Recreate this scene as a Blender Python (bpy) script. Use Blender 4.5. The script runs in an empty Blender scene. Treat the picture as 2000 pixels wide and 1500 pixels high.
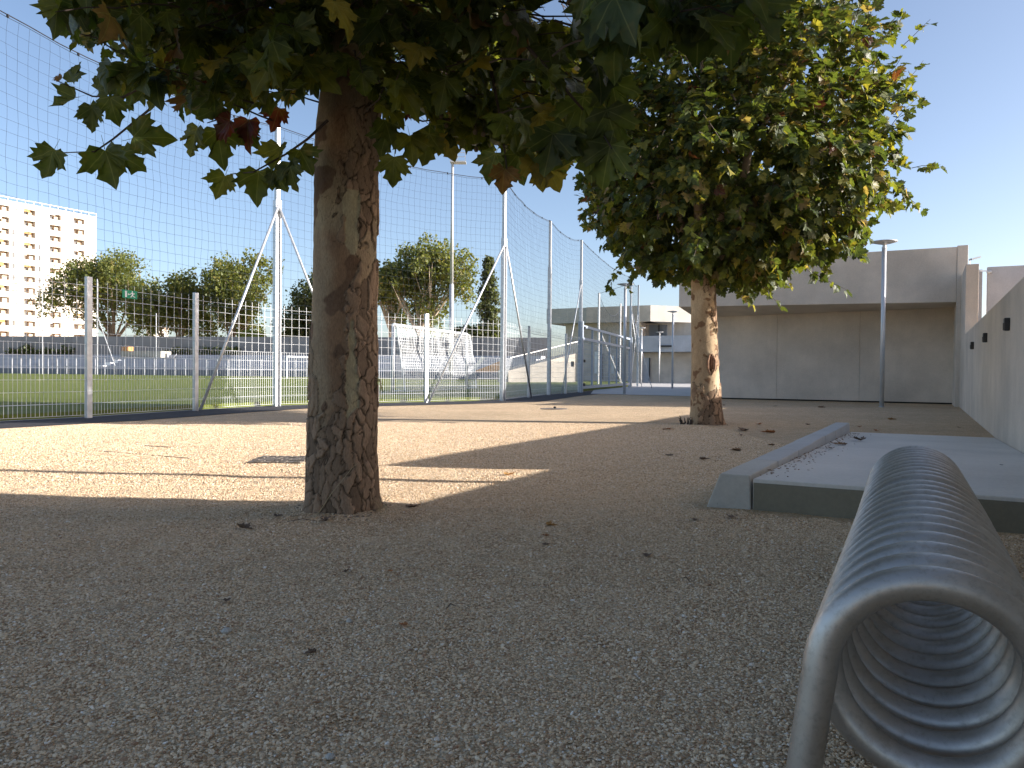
import bpy, math, random
import numpy as np
from mathutils import Vector, Matrix, noise as mn

# ------------------------------------------------------------------ camera
sc = bpy.context.scene
F = 1502.0; H = 0.85
PITCH = math.atan(23 / F); ROLL = 0.0088
_f = np.array([0, math.cos(PITCH), -math.sin(PITCH)]); _r = np.array([1., 0, 0]); _u = np.cross(_r, _f)
CR = _r * math.cos(ROLL) + _u * math.sin(ROLL); CU = -_r * math.sin(ROLL) + _u * math.cos(ROLL); CF = _f
cam_d = bpy.data.cameras.new('camera'); cam = bpy.data.objects.new('camera', cam_d)
sc.collection.objects.link(cam); sc.camera = cam
cam_d.sensor_fit = 'HORIZONTAL'; cam_d.sensor_width = 36; cam_d.lens = F / 2000 * 36
cam_d.clip_start = 0.05; cam_d.clip_end = 6000
M = Matrix(((CR[0], CU[0], -CF[0], 0), (CR[1], CU[1], -CF[1], 0), (CR[2], CU[2], -CF[2], H), (0, 0, 0, 1)))
cam.matrix_world = M

# ------------------------------------------------------------------ world, sun, exposure
SUN_XY = (1.0, -0.10); SUN_EL = math.atan(0.334)
world = bpy.data.worlds.new('World'); sc.world = world; world.use_nodes = True
wn = world.node_tree; wn.nodes.clear()
sky = wn.nodes.new('ShaderNodeTexSky'); sky.sky_type = 'NISHITA'; sky.sun_disc = False
sky.sun_elevation = SUN_EL; sky.sun_rotation = math.atan2(SUN_XY[0], SUN_XY[1])
sky.altitude = 50; sky.air_density = 0.72; sky.dust_density = 1.7; sky.ozone_density = 3.0
bg = wn.nodes.new('ShaderNodeBackground'); bg.inputs[1].default_value = 0.122
wo = wn.nodes.new('ShaderNodeOutputWorld')
tint = wn.nodes.new('ShaderNodeMix'); tint.data_type = 'RGBA'; tint.blend_type = 'MULTIPLY'; tint.inputs[0].default_value = 1.0
tint.inputs[7].default_value = (1.11, 0.945, 0.81, 1)   # camera white balance set for the shade
wn.links.new(sky.outputs[0], tint.inputs[6]); wn.links.new(tint.outputs[2], bg.inputs[0]); wn.links.new(bg.outputs[0], wo.inputs[0])
sd = bpy.data.lights.new('sun', 'SUN'); sd.energy = 4.1; sd.angle = math.radians(0.53); sd.color = (1.0, 0.96, 0.92)
sun = bpy.data.objects.new('sun', sd); sc.collection.objects.link(sun)
sv = Vector((SUN_XY[0], SUN_XY[1], 0)).normalized() * math.cos(SUN_EL) + Vector((0, 0, math.sin(SUN_EL)))
sun.rotation_euler = sv.to_track_quat('Z', 'Y').to_euler(); sun.location = (30, -3, 20)
sc.view_settings.view_transform = 'Standard'; sc.view_settings.look = 'None'
sc.view_settings.exposure = 1.38; sc.view_settings.gamma = 1.0; sc.view_settings.use_curve_mapping = False
sc.render.engine = 'CYCLES'; sc.cycles.max_bounces = 7; sc.cycles.transparent_max_bounces = 8

rng = np.random.default_rng(7); random.seed(7)

# ------------------------------------------------------------------ survey helpers (photo pixel -> point in the place)
def _ray(x, y): return CF + CR * (x - 1000) / F - CU * (y - 750) / F
def G(x, y, z=0.0):
    d = _ray(x, y); return np.array([0, 0, H]) + d * ((z - H) / d[2])
def AT(x, y, Y):
    d = _ray(x, y); return np.array([0, 0, H]) + d * (Y / d[1])
def PX(p):
    v = np.asarray(p, float) - np.array([0, 0, H]); c = v @ CF
    return 1000 + F * (v @ CR) / c, 750 - F * (v @ CU) / c
_t = math.atan(0.534)
WV = np.array([math.sin(_t), math.cos(_t), 0]); PV = np.array([WV[1], -WV[0], 0])
def AB(a, b, z=0.0): return PV * a + WV * b + np.array([0, 0, z])

# ------------------------------------------------------------------ object helpers
COL = sc.collection
def tag(o, label=None, cat=None, group=None, kind=None):
    if label: o['label'] = label
    if cat: o['category'] = cat
    if group: o['group'] = group
    if kind: o['kind'] = kind
    return o
def thing(name, loc, label, cat, group=None):
    o = bpy.data.objects.new(name, None); o.empty_display_size = 0.2; COL.objects.link(o)
    o.location = Vector([float(c) for c in loc]); return tag(o, label, cat, group)
def origin(o):
    v = Vector((0, 0, 0))
    while o is not None:
        v += o.location; o = o.parent
    return v
class MB:
    def __init__(s): s.v = []; s.f = []
    def add(s, vs, fs):
        n = len(s.v); s.v += [tuple(float(c) for c in p) for p in vs]; s.f += [tuple(i + n for i in f) for f in fs]; return s
    def hexa(s, p):   # 8 points: bottom 4 ccw then top 4
        return s.add(p, [(3, 2, 1, 0), (4, 5, 6, 7), (0, 1, 5, 4), (1, 2, 6, 5), (2, 3, 7, 6), (3, 0, 4, 7)])
    def box(s, c, dx, dy, dz, ux=(1, 0, 0), uy=(0, 1, 0)):   # c centre of bottom
        c = np.array(c, float); ux = np.array(ux, float) * dx / 2; uy = np.array(uy, float) * dy / 2; z = np.array([0, 0, dz])
        b = [c - ux - uy, c + ux - uy, c + ux + uy, c - ux + uy]
        return s.hexa(b + [q + z for q in b])
    def beam(s, a, b, w, d, side=None):   # rectangular bar a->b
        a = np.array(a, float); b = np.array(b, float); t = b - a; t = t / np.linalg.norm(t)
        if side is None: side = np.cross(t, [0, 0, 1]) if abs(t[2]) < 0.95 else np.array([1., 0, 0])
        side = np.array(side, float); side -= t * (side @ t); side /= np.linalg.norm(side); o = np.cross(side, t)
        q = [side * w / 2 + o * d / 2, -side * w / 2 + o * d / 2, -side * w / 2 - o * d / 2, side * w / 2 - o * d / 2]
        return s.hexa([a + k for k in q] + [b + k for k in q])
    def tube(s, pts, r, n=8, cap=True):
        pts = [np.array(p, float) for p in pts]; m = len(pts)
        rr = r if hasattr(r, '__len__') else [r] * m
        T = [pts[min(i + 1, m - 1)] - pts[max(i - 1, 0)] for i in range(m)]; T = [t / (np.linalg.norm(t) + 1e-9) for t in T]
        up = np.array([0, 0, 1.]) if abs(T[0][2]) < 0.9 else np.array([1., 0, 0])
        u = np.cross(T[0], up); u /= np.linalg.norm(u); vs = []
        for i in range(m):
            u = u - T[i] * (u @ T[i]); u /= np.linalg.norm(u); v = np.cross(T[i], u)
            for k in range(n):
                a = 2 * math.pi * k / n; vs.append(pts[i] + (u * math.cos(a) + v * math.sin(a)) * rr[i])
        fs = [(i * n + k, i * n + (k + 1) % n, (i + 1) * n + (k + 1) % n, (i + 1) * n + k) for i in range(m - 1) for k in range(n)]
        if cap: fs += [tuple(range(n))[::-1], tuple((m - 1) * n + k for k in range(n))]
        return s.add(vs, fs)
    def lathe(s, c, prof, n=24):   # prof: list of (r,z)
        c = np.array(c, float); vs = []; m = len(prof)
        for r, z in prof:
            for k in range(n):
                a = 2 * math.pi * k / n; vs.append(c + np.array([r * math.cos(a), r * math.sin(a), z]))
        fs = [(i * n + k, i * n + (k + 1) % n, (i + 1) * n + (k + 1) % n, (i + 1) * n + k) for i in range(m - 1) for k in range(n)]
        fs += [tuple(range(n))[::-1], tuple((m - 1) * n + k for k in range(n))]
        return s.add(vs, fs)
    def build(s, name, mat, parent=None, smooth=False, bevel=0, org=None, **tg):
        o_ = np.array(origin(parent)) if parent is not None else (np.array(org, float) if org is not None else np.zeros(3))
        me = bpy.data.meshes.new(name); v = np.array(s.v) - o_
        me.from_pydata(v.tolist(), [], s.f); me.materials.append(mat)
        if smooth:
            me.polygons.foreach_set('use_smooth', [True] * len(me.polygons))
        me.update()
        o = bpy.data.objects.new(name, me); COL.objects.link(o)
        if parent is not None: o.parent = parent
        else: o.location = Vector(o_.tolist())
        if bevel:
            b = o.modifiers.new('bevel', 'BEVEL'); b.width = bevel; b.segments = 2; b.limit_method = 'ANGLE'
        tag(o, tg.get('label'), tg.get('cat'), tg.get('group'), tg.get('kind')); return o
def prism(poly, z0, z1):
    m = MB(); n = len(poly); zf = z1 if callable(z1) else (lambda p: z1)
    b = [(p[0], p[1], z0) for p in poly]; t = [(p[0], p[1], zf(p)) for p in poly]
    return m.add(b + t, [tuple(range(n))[::-1], tuple(range(n, 2 * n))] + [(i, (i + 1) % n, n + (i + 1) % n, n + i) for i in range(n)])
def fastmesh(name, V, T, mat, uv=None, col=None, smooth=False):
    V = np.ascontiguousarray(V, np.float32).reshape(-1, 3); T = np.ascontiguousarray(T, np.int32).reshape(-1, 3)
    me = bpy.data.meshes.new(name); me.vertices.add(len(V)); me.vertices.foreach_set('co', V.ravel())
    me.loops.add(T.size); me.loops.foreach_set('vertex_index', T.ravel())
    me.polygons.add(len(T)); me.polygons.foreach_set('loop_start', np.arange(0, T.size, 3, dtype=np.int32))
    me.polygons.foreach_set('loop_total', np.full(len(T), 3, np.int32))
    if smooth: me.polygons.foreach_set('use_smooth', np.ones(len(T), bool))
    me.update(calc_edges=True)
    if uv is not None:
        l = me.uv_layers.new(name='UVMap'); l.data.foreach_set('uv', np.asarray(uv, np.float32)[T.ravel()].ravel())
    if col is not None:
        c = me.color_attributes.new('col', 'FLOAT_COLOR', 'POINT'); cc = np.ones((len(V), 4), np.float32); cc[:, :3] = col
        c.data.foreach_set('color', cc.ravel())
    me.materials.append(mat); return me

# ------------------------------------------------------------------ materials
def newmat(name):
    m = bpy.data.materials.new(name); m.use_nodes = True; nt = m.node_tree; nt.nodes.clear()
    out = nt.nodes.new('ShaderNodeOutputMaterial'); bs = nt.nodes.new('ShaderNodeBsdfPrincipled')
    nt.links.new(bs.outputs[0], out.inputs[0]); return m, nt, bs, out
def N(nt, typ, ins=None, **kw):
    n = nt.nodes.new(typ)
    for k, v in kw.items(): setattr(n, k, v)
    for k, v in (ins or {}).items():
        s = n.inputs[k]
        if isinstance(v, bpy.types.NodeSocket): nt.links.new(v, s)
        else: s.default_value = v
    return n
def C4(c): return (c[0], c[1], c[2], 1)
def mixc(nt, fac, a, b, blend='MIX'):
    n = nt.nodes.new('ShaderNodeMix'); n.data_type = 'RGBA'; n.blend_type = blend
    for i, v in ((0, fac), (6, a), (7, b)):
        s = n.inputs[i]
        if isinstance(v, bpy.types.NodeSocket): nt.links.new(v, s)
        else: s.default_value = v if i == 0 else C4(v)
    return n.outputs[2]
def ramp(nt, fac, stops):
    r = N(nt, 'ShaderNodeValToRGB', {0: fac}); e = r.color_ramp.elements
    while len(e) < len(stops): e.new(0.5)
    for k, (p, c) in enumerate(stops):
        e[k].position = p; e[k].color = C4(c) if hasattr(c, '__len__') else (c, c, c, 1)
    return r.outputs[0]
def noisef(nt, co, scale, detail=4, rough=0.55, map_scale=None):
    if map_scale is not None: co = N(nt, 'ShaderNodeMapping', {0: co, 3: map_scale}).outputs[0]
    return N(nt, 'ShaderNodeTexNoise', {'Vector': co, 'Scale': scale, 'Detail': detail, 'Roughness': rough}).outputs[0]
def geo_co(nt): return N(nt, 'ShaderNodeNewGeometry').outputs['Position']

def mat_simple(name, col, rough=0.6, metal=0.0, var=0.15, scale=3.0, bump=0.0, bscale=60, spec=0.5):
    m, nt, bs, out = newmat(name); co = geo_co(nt)
    n = noisef(nt, co, scale, 5)
    c = ramp(nt, n, [(0.3, [x * (1 - var) for x in col]), (0.7, [min(1, x * (1 + var)) for x in col])])
    nt.links.new(c, bs.inputs['Base Color']); bs.inputs['Roughness'].default_value = rough; bs.inputs['Metallic'].default_value = metal
    bs.inputs['Specular IOR Level'].default_value = spec
    if bump:
        b = N(nt, 'ShaderNodeBump', {'Strength': bump, 'Distance': 0.004, 'Height': noisef(nt, co, bscale, 3)})
        nt.links.new(b.outputs[0], bs.inputs['Normal'])
    return m
def mat_concrete(name, col, stain=0.35, streak=True, rough=0.85):
    m, nt, bs, out = newmat(name); co = geo_co(nt)
    big = noisef(nt, co, 0.7, 6, 0.6); st = noisef(nt, co, 1.6, 5, 0.65, (1, 1, 0.12)); fine = noisef(nt, co, 34, 4, 0.7)
    c = ramp(nt, big, [(0.28, [x * (1 - stain) for x in col]), (0.72, [x * (1 + stain * 0.4) for x in col])])
    if streak: c = mixc(nt, ramp(nt, st, [(0.5, 0.0), (0.75, 0.45)]), c, [x * 0.62 for x in col])
    c = mixc(nt, 0.25, c, ramp(nt, fine, [(0.3, [x * 0.7 for x in col]), (0.7, [x * 1.25 for x in col])]))
    vo = N(nt, 'ShaderNodeTexVoronoi', {'Vector': co, 'Scale': 9.0}); hol = ramp(nt, vo.outputs[0], [(0.02, 0.55), (0.05, 0.0)])
    c = mixc(nt, hol, c, [x * 0.3 for x in col])
    nt.links.new(c, bs.inputs['Base Color']); bs.inputs['Roughness'].default_value = rough; bs.inputs['Specular IOR Level'].default_value = 0.3
    b = N(nt, 'ShaderNodeBump', {'Strength': 0.35, 'Distance': 0.004, 'Height': fine}); nt.links.new(b.outputs[0], bs.inputs['Normal'])
    return m
def mat_attr(name, rough=0.85, bump=0.5, bscale=(90, 90, 40), spec=0.2):
    m, nt, bs, out = newmat(name)
    at = N(nt, 'ShaderNodeVertexColor', layer_name='col'); co = geo_co(nt)
    f1 = noisef(nt, co, 1.0, 5, 0.7, bscale); f2 = noisef(nt, co, 1.0, 5, 0.6, (14, 14, 5))
    c = mixc(nt, 1.0, at.outputs[0], ramp(nt, f1, [(0.25, (0.62, 0.6, 0.58)), (0.75, (1.25, 1.25, 1.22))]), 'MULTIPLY')
    c = mixc(nt, 1.0, c, ramp(nt, f2, [(0.3, (0.82, 0.8, 0.78)), (0.7, (1.12, 1.1, 1.06))]), 'MULTIPLY')
    nt.links.new(c, bs.inputs['Base Color']); bs.inputs['Roughness'].default_value = rough; bs.inputs['Specular IOR Level'].default_value = spec
    b = N(nt, 'ShaderNodeBump', {'Strength': bump, 'Distance': 0.004, 'Height': f1}); nt.links.new(b.outputs[0], bs.inputs['Normal'])
    return m
def mat_leaf(name, transl=0.34):
    m, nt, bs, out = newmat(name)
    at = N(nt, 'ShaderNodeVertexColor', layer_name='col').outputs[0]
    uv = N(nt, 'ShaderNodeUVMap').outputs[0]; sx = N(nt, 'ShaderNodeSeparateXYZ', {0: uv})
    ax = N(nt, 'ShaderNodeMath', {0: sx.outputs[0]}, operation='ABSOLUTE').outputs[0]; y = sx.outputs[1]
    vein = None
    for th in (0, 46, 88):
        t = math.radians(th)
        a = N(nt, 'ShaderNodeMath', {0: ax, 1: math.cos(t)}, operation='MULTIPLY').outputs[0]
        b = N(nt, 'ShaderNodeMath', {0: y, 1: -math.sin(t), 2: a}, operation='MULTIPLY_ADD').outputs[0]
        d = N(nt, 'ShaderNodeMath', {0: b}, operation='ABSOLUTE').outputs[0]
        vein = d if vein is None else N(nt, 'ShaderNodeMath', {0: vein, 1: d}, operation='MINIMUM').outputs[0]
    vm = ramp(nt, vein, [(0.004, 0.32), (0.016, 0.0)])
    co = geo_co(nt); n1 = noisef(nt, co, 22, 4, 0.6); n2 = noisef(nt, co, 7, 3, 0.6)
    c = mixc(nt, 1.0, at, ramp(nt, n1, [(0.3, (0.72, 0.76, 0.7)), (0.7, (1.22, 1.2, 1.1))]), 'MULTIPLY')
    c = mixc(nt, ramp(nt, n2, [(0.6, 0.0), (0.76, 0.55)]), c, (0.16, 0.12, 0.03))
    c = mixc(nt, vm, c, (0.21, 0.23, 0.09))
    nt.links.new(c, bs.inputs['Base Color']); bs.inputs['Roughness'].default_value = 0.5; bs.inputs['Specular IOR Level'].default_value = 0.35
    tr = N(nt, 'ShaderNodeBsdfTranslucent', {'Color': mixc(nt, 1.0, c, (2.6, 2.5, 1.1), 'MULTIPLY')})
    mx = N(nt, 'ShaderNodeMixShader', {0: transl, 1: bs.outputs[0], 2: tr.outputs[0]})
    bu = N(nt, 'ShaderNodeBump', {'Strength': 0.4, 'Distance': 0.004, 'Height': n1}); nt.links.new(bu.outputs[0], bs.inputs['Normal'])
    nt.links.new(mx.outputs[0], out.inputs[0]); return m

# gravel ground
def mat_ground():
    m, nt, bs, out = newmat('gravel_ground'); co = geo_co(nt)
    flat = N(nt, 'ShaderNodeMapping', {0: co, 3: (1, 1, 0)}).outputs[0]
    warp = N(nt, 'ShaderNodeTexNoise', {'Vector': flat, 'Scale': 60.0, 'Detail': 2.0}).outputs[1]
    wv = N(nt, 'ShaderNodeVectorMath', {0: warp, 1: (0.012, 0.012, 0)}, operation='MULTIPLY').outputs[0]
    p = N(nt, 'ShaderNodeVectorMath', {0: flat, 1: wv}, operation='ADD').outputs[0]
    v1 = N(nt, 'ShaderNodeTexVoronoi', {'Vector': p, 'Scale': 120.0}); v2 = N(nt, 'ShaderNodeTexVoronoi', {'Vector': p, 'Scale': 62.0})
    rc = N(nt, 'ShaderNodeSeparateColor', {0: v1.outputs['Color']}).outputs[0]
    c = ramp(nt, rc, [(0.0, (0.56, 0.37, 0.21)), (0.35, (0.73, 0.535, 0.335)), (0.7, (0.82, 0.64, 0.43)), (1.0, (0.88, 0.75, 0.57))])
    c = mixc(nt, ramp(nt, v1.outputs[0], [(0.4, 0.0), (0.85, 0.5)]), c, (0.32, 0.235, 0.15))
    big = noisef(nt, flat, 0.55, 5, 0.6); c = mixc(nt, 1.0, c, ramp(nt, big, [(0.3, (0.88, 0.86, 0.84)), (0.7, (1.07, 1.06, 1.05))]), 'MULTIPLY')
    mid = noisef(nt, flat, 5.0, 6, 0.7); c = mixc(nt, 1.0, c, ramp(nt, mid, [(0.3, (0.82, 0.80, 0.77)), (0.7, (1.10, 1.09, 1.08))]), 'MULTIPLY')
    nt.links.new(c, bs.inputs['Base Color']); bs.inputs['Roughness'].default_value = 0.9; bs.inputs['Specular IOR Level'].default_value = 0.15
    hgt = N(nt, 'ShaderNodeMath', {0: v1.outputs[0], 1: -1.0, 2: v2.outputs[0]}, operation='MULTIPLY_ADD').outputs[0]
    h2 = N(nt, 'ShaderNodeMath', {0: mid, 1: 1.5, 2: hgt}, operation='MULTIPLY_ADD').outputs[0]
    b = N(nt, 'ShaderNodeBump', {'Strength': 0.9, 'Distance': 0.014, 'Height': h2}); nt.links.new(b.outputs[0], bs.inputs['Normal'])
    return m
def mat_turf():
    m, nt, bs, out = newmat('synthetic_turf'); co = geo_co(nt)
    n1 = noisef(nt, co, 1.2, 5, 0.6); n2 = noisef(nt, co, 60, 3, 0.7)
    c = ramp(nt, n1, [(0.3, (0.105, 0.128, 0.022)), (0.7, (0.155, 0.18, 0.03))])
    c = mixc(nt, 0.5, c, ramp(nt, n2, [(0.3, (0.065, 0.085, 0.015)), (0.7, (0.2, 0.235, 0.05))]))
    nt.links.new(c, bs.inputs['Base Color']); bs.inputs['Roughness'].default_value = 0.8; bs.inputs['Specular IOR Level'].default_value = 0.2
    b = N(nt, 'ShaderNodeBump', {'Strength': 0.8, 'Distance': 0.02, 'Height': n2}); nt.links.new(b.outputs[0], bs.inputs['Normal'])
    return m
def mat_pebble():
    m, nt, bs, out = newmat('loose_pebble'); oi = N(nt, 'ShaderNodeObjectInfo').outputs['Random']
    c = ramp(nt, oi, [(0.0, (0.36, 0.21, 0.125)), (0.12, (0.50, 0.34, 0.21)), (0.3, (0.70, 0.50, 0.31)), (0.65, (0.80, 0.61, 0.40)), (0.93, (0.86, 0.70, 0.50)), (1.0, (0.90, 0.83, 0.73))])
    nt.links.new(c, bs.inputs['Base Color']); bs.inputs['Roughness'].default_value = 0.85; bs.inputs['Specular IOR Level'].default_value = 0.2
    return m
MAT = dict(
    ground=mat_ground(), turf=mat_turf(), pebble=mat_pebble(),
    asphalt=mat_simple('dark_asphalt', (0.05, 0.048, 0.05), 0.9, var=0.35, scale=14, bump=0.6, bscale=150, spec=0.2),
    conc=mat_concrete('board_marked_concrete', (0.66, 0.57, 0.475)),
    conc_skytint=mat_concrete('sky_tinted_concrete', (0.50, 0.51, 0.54), 0.3),  # concrete with the blue of sky light mixed into its colour
    conc_pale=mat_concrete('pale_concrete', (0.55, 0.52, 0.46), 0.2),
    conc_path=mat_concrete('concrete_paving', (0.50, 0.48, 0.45), 0.2, False),
    slab=mat_concrete('poured_slab', (0.72, 0.67, 0.60), 0.22, False),
    slab_edge_unlit=mat_concrete('slab_edge_unlit', (0.25, 0.225, 0.165), 0.35, False),
    kerb=mat_concrete('kerb_concrete', (0.50, 0.49, 0.47), 0.25, False),
    galv=mat_simple('galvanised_steel', (0.60, 0.61, 0.62), 0.42, 0.55, 0.14, 9),
    wire=mat_simple('galvanised_wire', (0.74, 0.75, 0.75), 0.45, 0.1, 0.1, 5),
    lamp=mat_simple('grey_painted_aluminium', (0.55, 0.56, 0.57), 0.4, 0.35, 0.06, 3),
    lamp_glass=mat_simple('lamp_diffuser', (0.5, 0.5, 0.48), 0.3, 0.0, 0.05, 3),
    cord=mat_simple('net_cord', (0.055, 0.07, 0.09), 0.8, 0, 0.2, 3),
    white=mat_simple('white_paint', (0.8, 0.8, 0.78), 0.4, 0, 0.04, 2),
    turf_line=mat_simple('turf_line_fibre', (0.62, 0.64, 0.56), 0.8, 0, 0.1, 20),
    netw=mat_simple('white_net_cord', (0.78, 0.78, 0.76), 0.7, 0, 0.05, 3),
    coil=None,
    black=mat_simple('black_plastic', (0.02, 0.018, 0.018), 0.45, 0, 0.2, 20),
    glassd=mat_simple('dark_glazing', (0.05, 0.06, 0.075), 0.15, 0, 0.3, 0.6),
    green=mat_simple('sign_green', (0.0, 0.24, 0.11), 0.4, 0, 0.05, 5),
    facade=mat_simple('white_render', (0.62, 0.57, 0.50), 0.85, 0, 0.04, 0.15),
    recess=mat_simple('balcony_side_paint', (0.52, 0.40, 0.30), 0.8, 0, 0.1, 0.3),
    ribbed=mat_simple('blue_grey_cladding', (0.42, 0.48, 0.56), 0.6, 0, 0.2, 1.2),
    stand=mat_simple('terrace_concrete', (0.40, 0.41, 0.44), 0.85, 0, 0.12, 0.8),
    wallfar=mat_simple('grey_boundary_render', (0.27, 0.26, 0.25), 0.9, 0, 0.1, 0.3),
    wood=mat_simple('orange_timber', (0.50, 0.24, 0.08), 0.7, 0, 0.2, 2),
    straw=mat_simple('dry_straw', (0.42, 0.33, 0.19), 0.8, 0, 0.2, 20),
    twig=mat_simple('twig_bark', (0.06, 0.04, 0.03), 0.85, 0, 0.3, 20),
    limb=mat_simple('limb_bark', (0.26, 0.20, 0.14), 0.85, 0, 0.4, 6, 0.5, 30),
    palelimb=mat_simple('pale_limb_bark', (0.50, 0.42, 0.32), 0.85, 0, 0.3, 0.8),
    dark=mat_simple('shadow_gap_strip', (0.02, 0.02, 0.02), 0.9),
    iron=mat_simple('cover_cobbles', (0.15, 0.125, 0.10), 0.85, 0, 0.4, 30, 0.6, 60),
    joint=mat_simple('joint_sand', (0.30, 0.24, 0.17), 0.95, 0, 0.2, 30),
    leaf=mat_leaf('plane_leaf'), leaf_dead=mat_simple('dead_leaf', (0.22, 0.12, 0.055), 0.8, 0, 0.5, 40, 0.5, 80),
    fruit=mat_simple('plane_fruit', (0.11, 0.075, 0.04), 0.9, 0, 0.3, 50, 1.0, 300),
    bark=mat_attr('plane_bark', bump=0.9, bscale=(130, 130, 45)), foliage_far=mat_leaf('distant_foliage', 0.3),
    soil=mat_simple('dark_soil', (0.22, 0.16, 0.11), 0.95, 0, 0.4, 30, 0.8, 90),
)
def mat_coil():
    m, nt, bs, out = newmat('satin_steel_tube'); co = geo_co(nt)
    n = noisef(nt, co, 5, 6, 0.65); n2 = noisef(nt, co, 60, 4, 0.7); n3 = noisef(nt, co, 400, 2, 0.6)
    c = ramp(nt, n, [(0.3, (0.42, 0.38, 0.335)), (0.7, (0.58, 0.54, 0.49))])
    c = mixc(nt, ramp(nt, n2, [(0.5, 0.0), (0.8, 0.6)]), c, (0.27, 0.23, 0.18))
    n4 = noisef(nt, co, 9, 6, 0.7, (1, 1, 1)); c = mixc(nt, ramp(nt, n4, [(0.55, 0.0), (0.7, 0.4)]), c, (0.34, 0.29, 0.23))
    nt.links.new(c, bs.inputs['Base Color']); bs.inputs['Metallic'].default_value = 0.8
    nt.links.new(ramp(nt, n2, [(0.3, 0.36), (0.7, 0.5)]), bs.inputs['Roughness'])
    b = N(nt, 'ShaderNodeBump', {'Strength': 0.15, 'Distance': 0.001, 'Height': n3}); nt.links.new(b.outputs[0], bs.inputs['Normal'])
    return m
MAT['coil'] = mat_coil()

# ================================================================== THE SETTING
T1 = np.array([-1.01, 4.57, 0]); T2 = np.array([3.29, 13.0, 0])
def axis(dense0, dense1, step, far):
    d = np.arange(dense0, dense1 + 1e-6, step); k = np.array([0.3, 1, 2, 4, 8, 16, 40, 100, 250, 600])
    k = k[k < far]; return np.concatenate([(dense0 - k)[::-1], d, dense1 + k])
gx = axis(-6, 8, 0.07, 3000); gy = axis(0.6, 11, 0.07, 3000)
GX, GY = np.meshgrid(gx, gy)
GZ = np.zeros_like(GX)
def bumps(x, y):
    z = 0.010 * mn.noise(Vector((x * 1.1, y * 1.1, 3.3))) + 0.005 * mn.noise(Vector((x * 4, y * 4, 9.1))) + 0.0025 * mn.noise(Vector((x * 11, y * 11, 1.1)))
    e = min(1, max(0, (x + 5.6) / 1.5)) * min(1, max(0, (7.6 - x) / 1.5)) * min(1, max(0, (10.6 - y) / 2)) * min(1, max(0, (y - 0.7) / 0.6))
    r1 = math.hypot(x - T1[0], y - T1[1]); r2 = math.hypot(x - T2[0], y - T2[1])
    return z * e + (0.05 * math.exp(-((r1 / 0.34) ** 2)) + 0.012 * mn.noise(Vector((x * 14, y * 14, 5))) * math.exp(-((r1 / 0.5) ** 2)))
for i in range(GX.shape[0]):
    for j in range(GX.shape[1]):
        x = GX[i, j]; y = GY[i, j]
        if -6 <= x <= 8 and 0.6 <= y <= 11: GZ[i, j] = bumps(x, y)
nx, ny = len(gx), len(gy)
V = np.stack([GX, GY, GZ], -1).reshape(-1, 3); idx = np.arange(nx * ny).reshape(ny, nx)
q = np.stack([idx[:-1, :-1], idx[:-1, 1:], idx[1:, 1:], idx[1:, :-1]], -1).reshape(-1, 4)
T = np.concatenate([q[:, [0, 1, 2]], q[:, [0, 2, 3]]])
go = bpy.data.objects.new('ground', fastmesh('ground', V, T, MAT['ground'], smooth=True)); COL.objects.link(go); tag(go, kind='structure')

# fence path (posts), measured on the ground
FP = [(-11.1, 6.75), (-9.75, 8.8), (-8.37, 10.9), (-7.22, 13.11), (-6.45, 15.67), (-5.5, 17.96), (-4.0, 19.45), (-2.32, 20.8), (-0.27, 22.75),
      (0.56, 25.85), (1.38, 28.8), (2.15, 30.8), (2.91, 32.87)]
GATE_END = (7.0, 45.6)
MAST_I = {2: 1, 5: 1, 8: 1, 10: 0, 12: 0}
fpA = np.array(FP + [GATE_END, (8.06, 49.4)], float)
def offset_path(P, d):
    out = []
    for i in range(len(P)):
        a = P[max(i - 1, 0)]; b = P[min(i + 1, len(P) - 1)]; t = (b - a) / np.linalg.norm(b - a); out.append(P[i] + np.array([t[1], -t[0]]) * d)
    return np.array(out)
inn = offset_path(fpA, 1.25); outp = offset_path(fpA, -0.25)
vs = []; fs = []
for i in range(len(fpA)):
    # wavy inner edge of the asphalt
    vs += [(*outp[i], 0.008), (*inn[i], 0.008)]
for i in range(len(fpA) - 1): fs.append((2 * i, 2 * i + 1, 2 * i + 3, 2 * i + 2))
MB().add(vs, fs).build('asphalt_strip', MAT['asphalt'], kind='structure')
MB().add([(3.2, 31.2, .012), (7.8, 27.9, .012), (22, 58, .012), (21, 74, .012), (8.5, 74, .012)], [(0, 1, 2, 3, 4)]).build('concrete_path', MAT['conc_path'], kind='structure')
# pitch
pe = offset_path(fpA, -0.45)
TURF = 0.10
poly = [tuple(p) for p in pe] + [(12, 78)] + [(-160, 150), (-160, -40), (-20, -40)]
prism(poly, -0.2, TURF).build('football_pitch', MAT['turf'], kind='structure')
def line_strip(a, b, w, name='pitch_line'):
    a = np.array(a, float); b = np.array(b, float); t = b - a; t /= np.linalg.norm(t); n = np.array([t[1], -t[0]]) * w / 2
    return MB().add([(*(a - n), TURF + .005), (*(a + n), TURF + .005), (*(b + n), TURF + .005), (*(b - n), TURF + .005)], [(0, 1, 2, 3)]).build(name, MAT['turf_line'], kind='structure')
def gp(x, y): return G(x, y, TURF)[:2]
line_strip(gp(-60, 796), gp(520, 776), .12); line_strip(gp(520, 776), gp(1000, 757), .12)
line_strip(gp(330, 766), gp(760, 765), .12); line_strip(gp(-80, 748), gp(180, 747), .12); line_strip(gp(760, 746), gp(1060, 747), .14)

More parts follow.
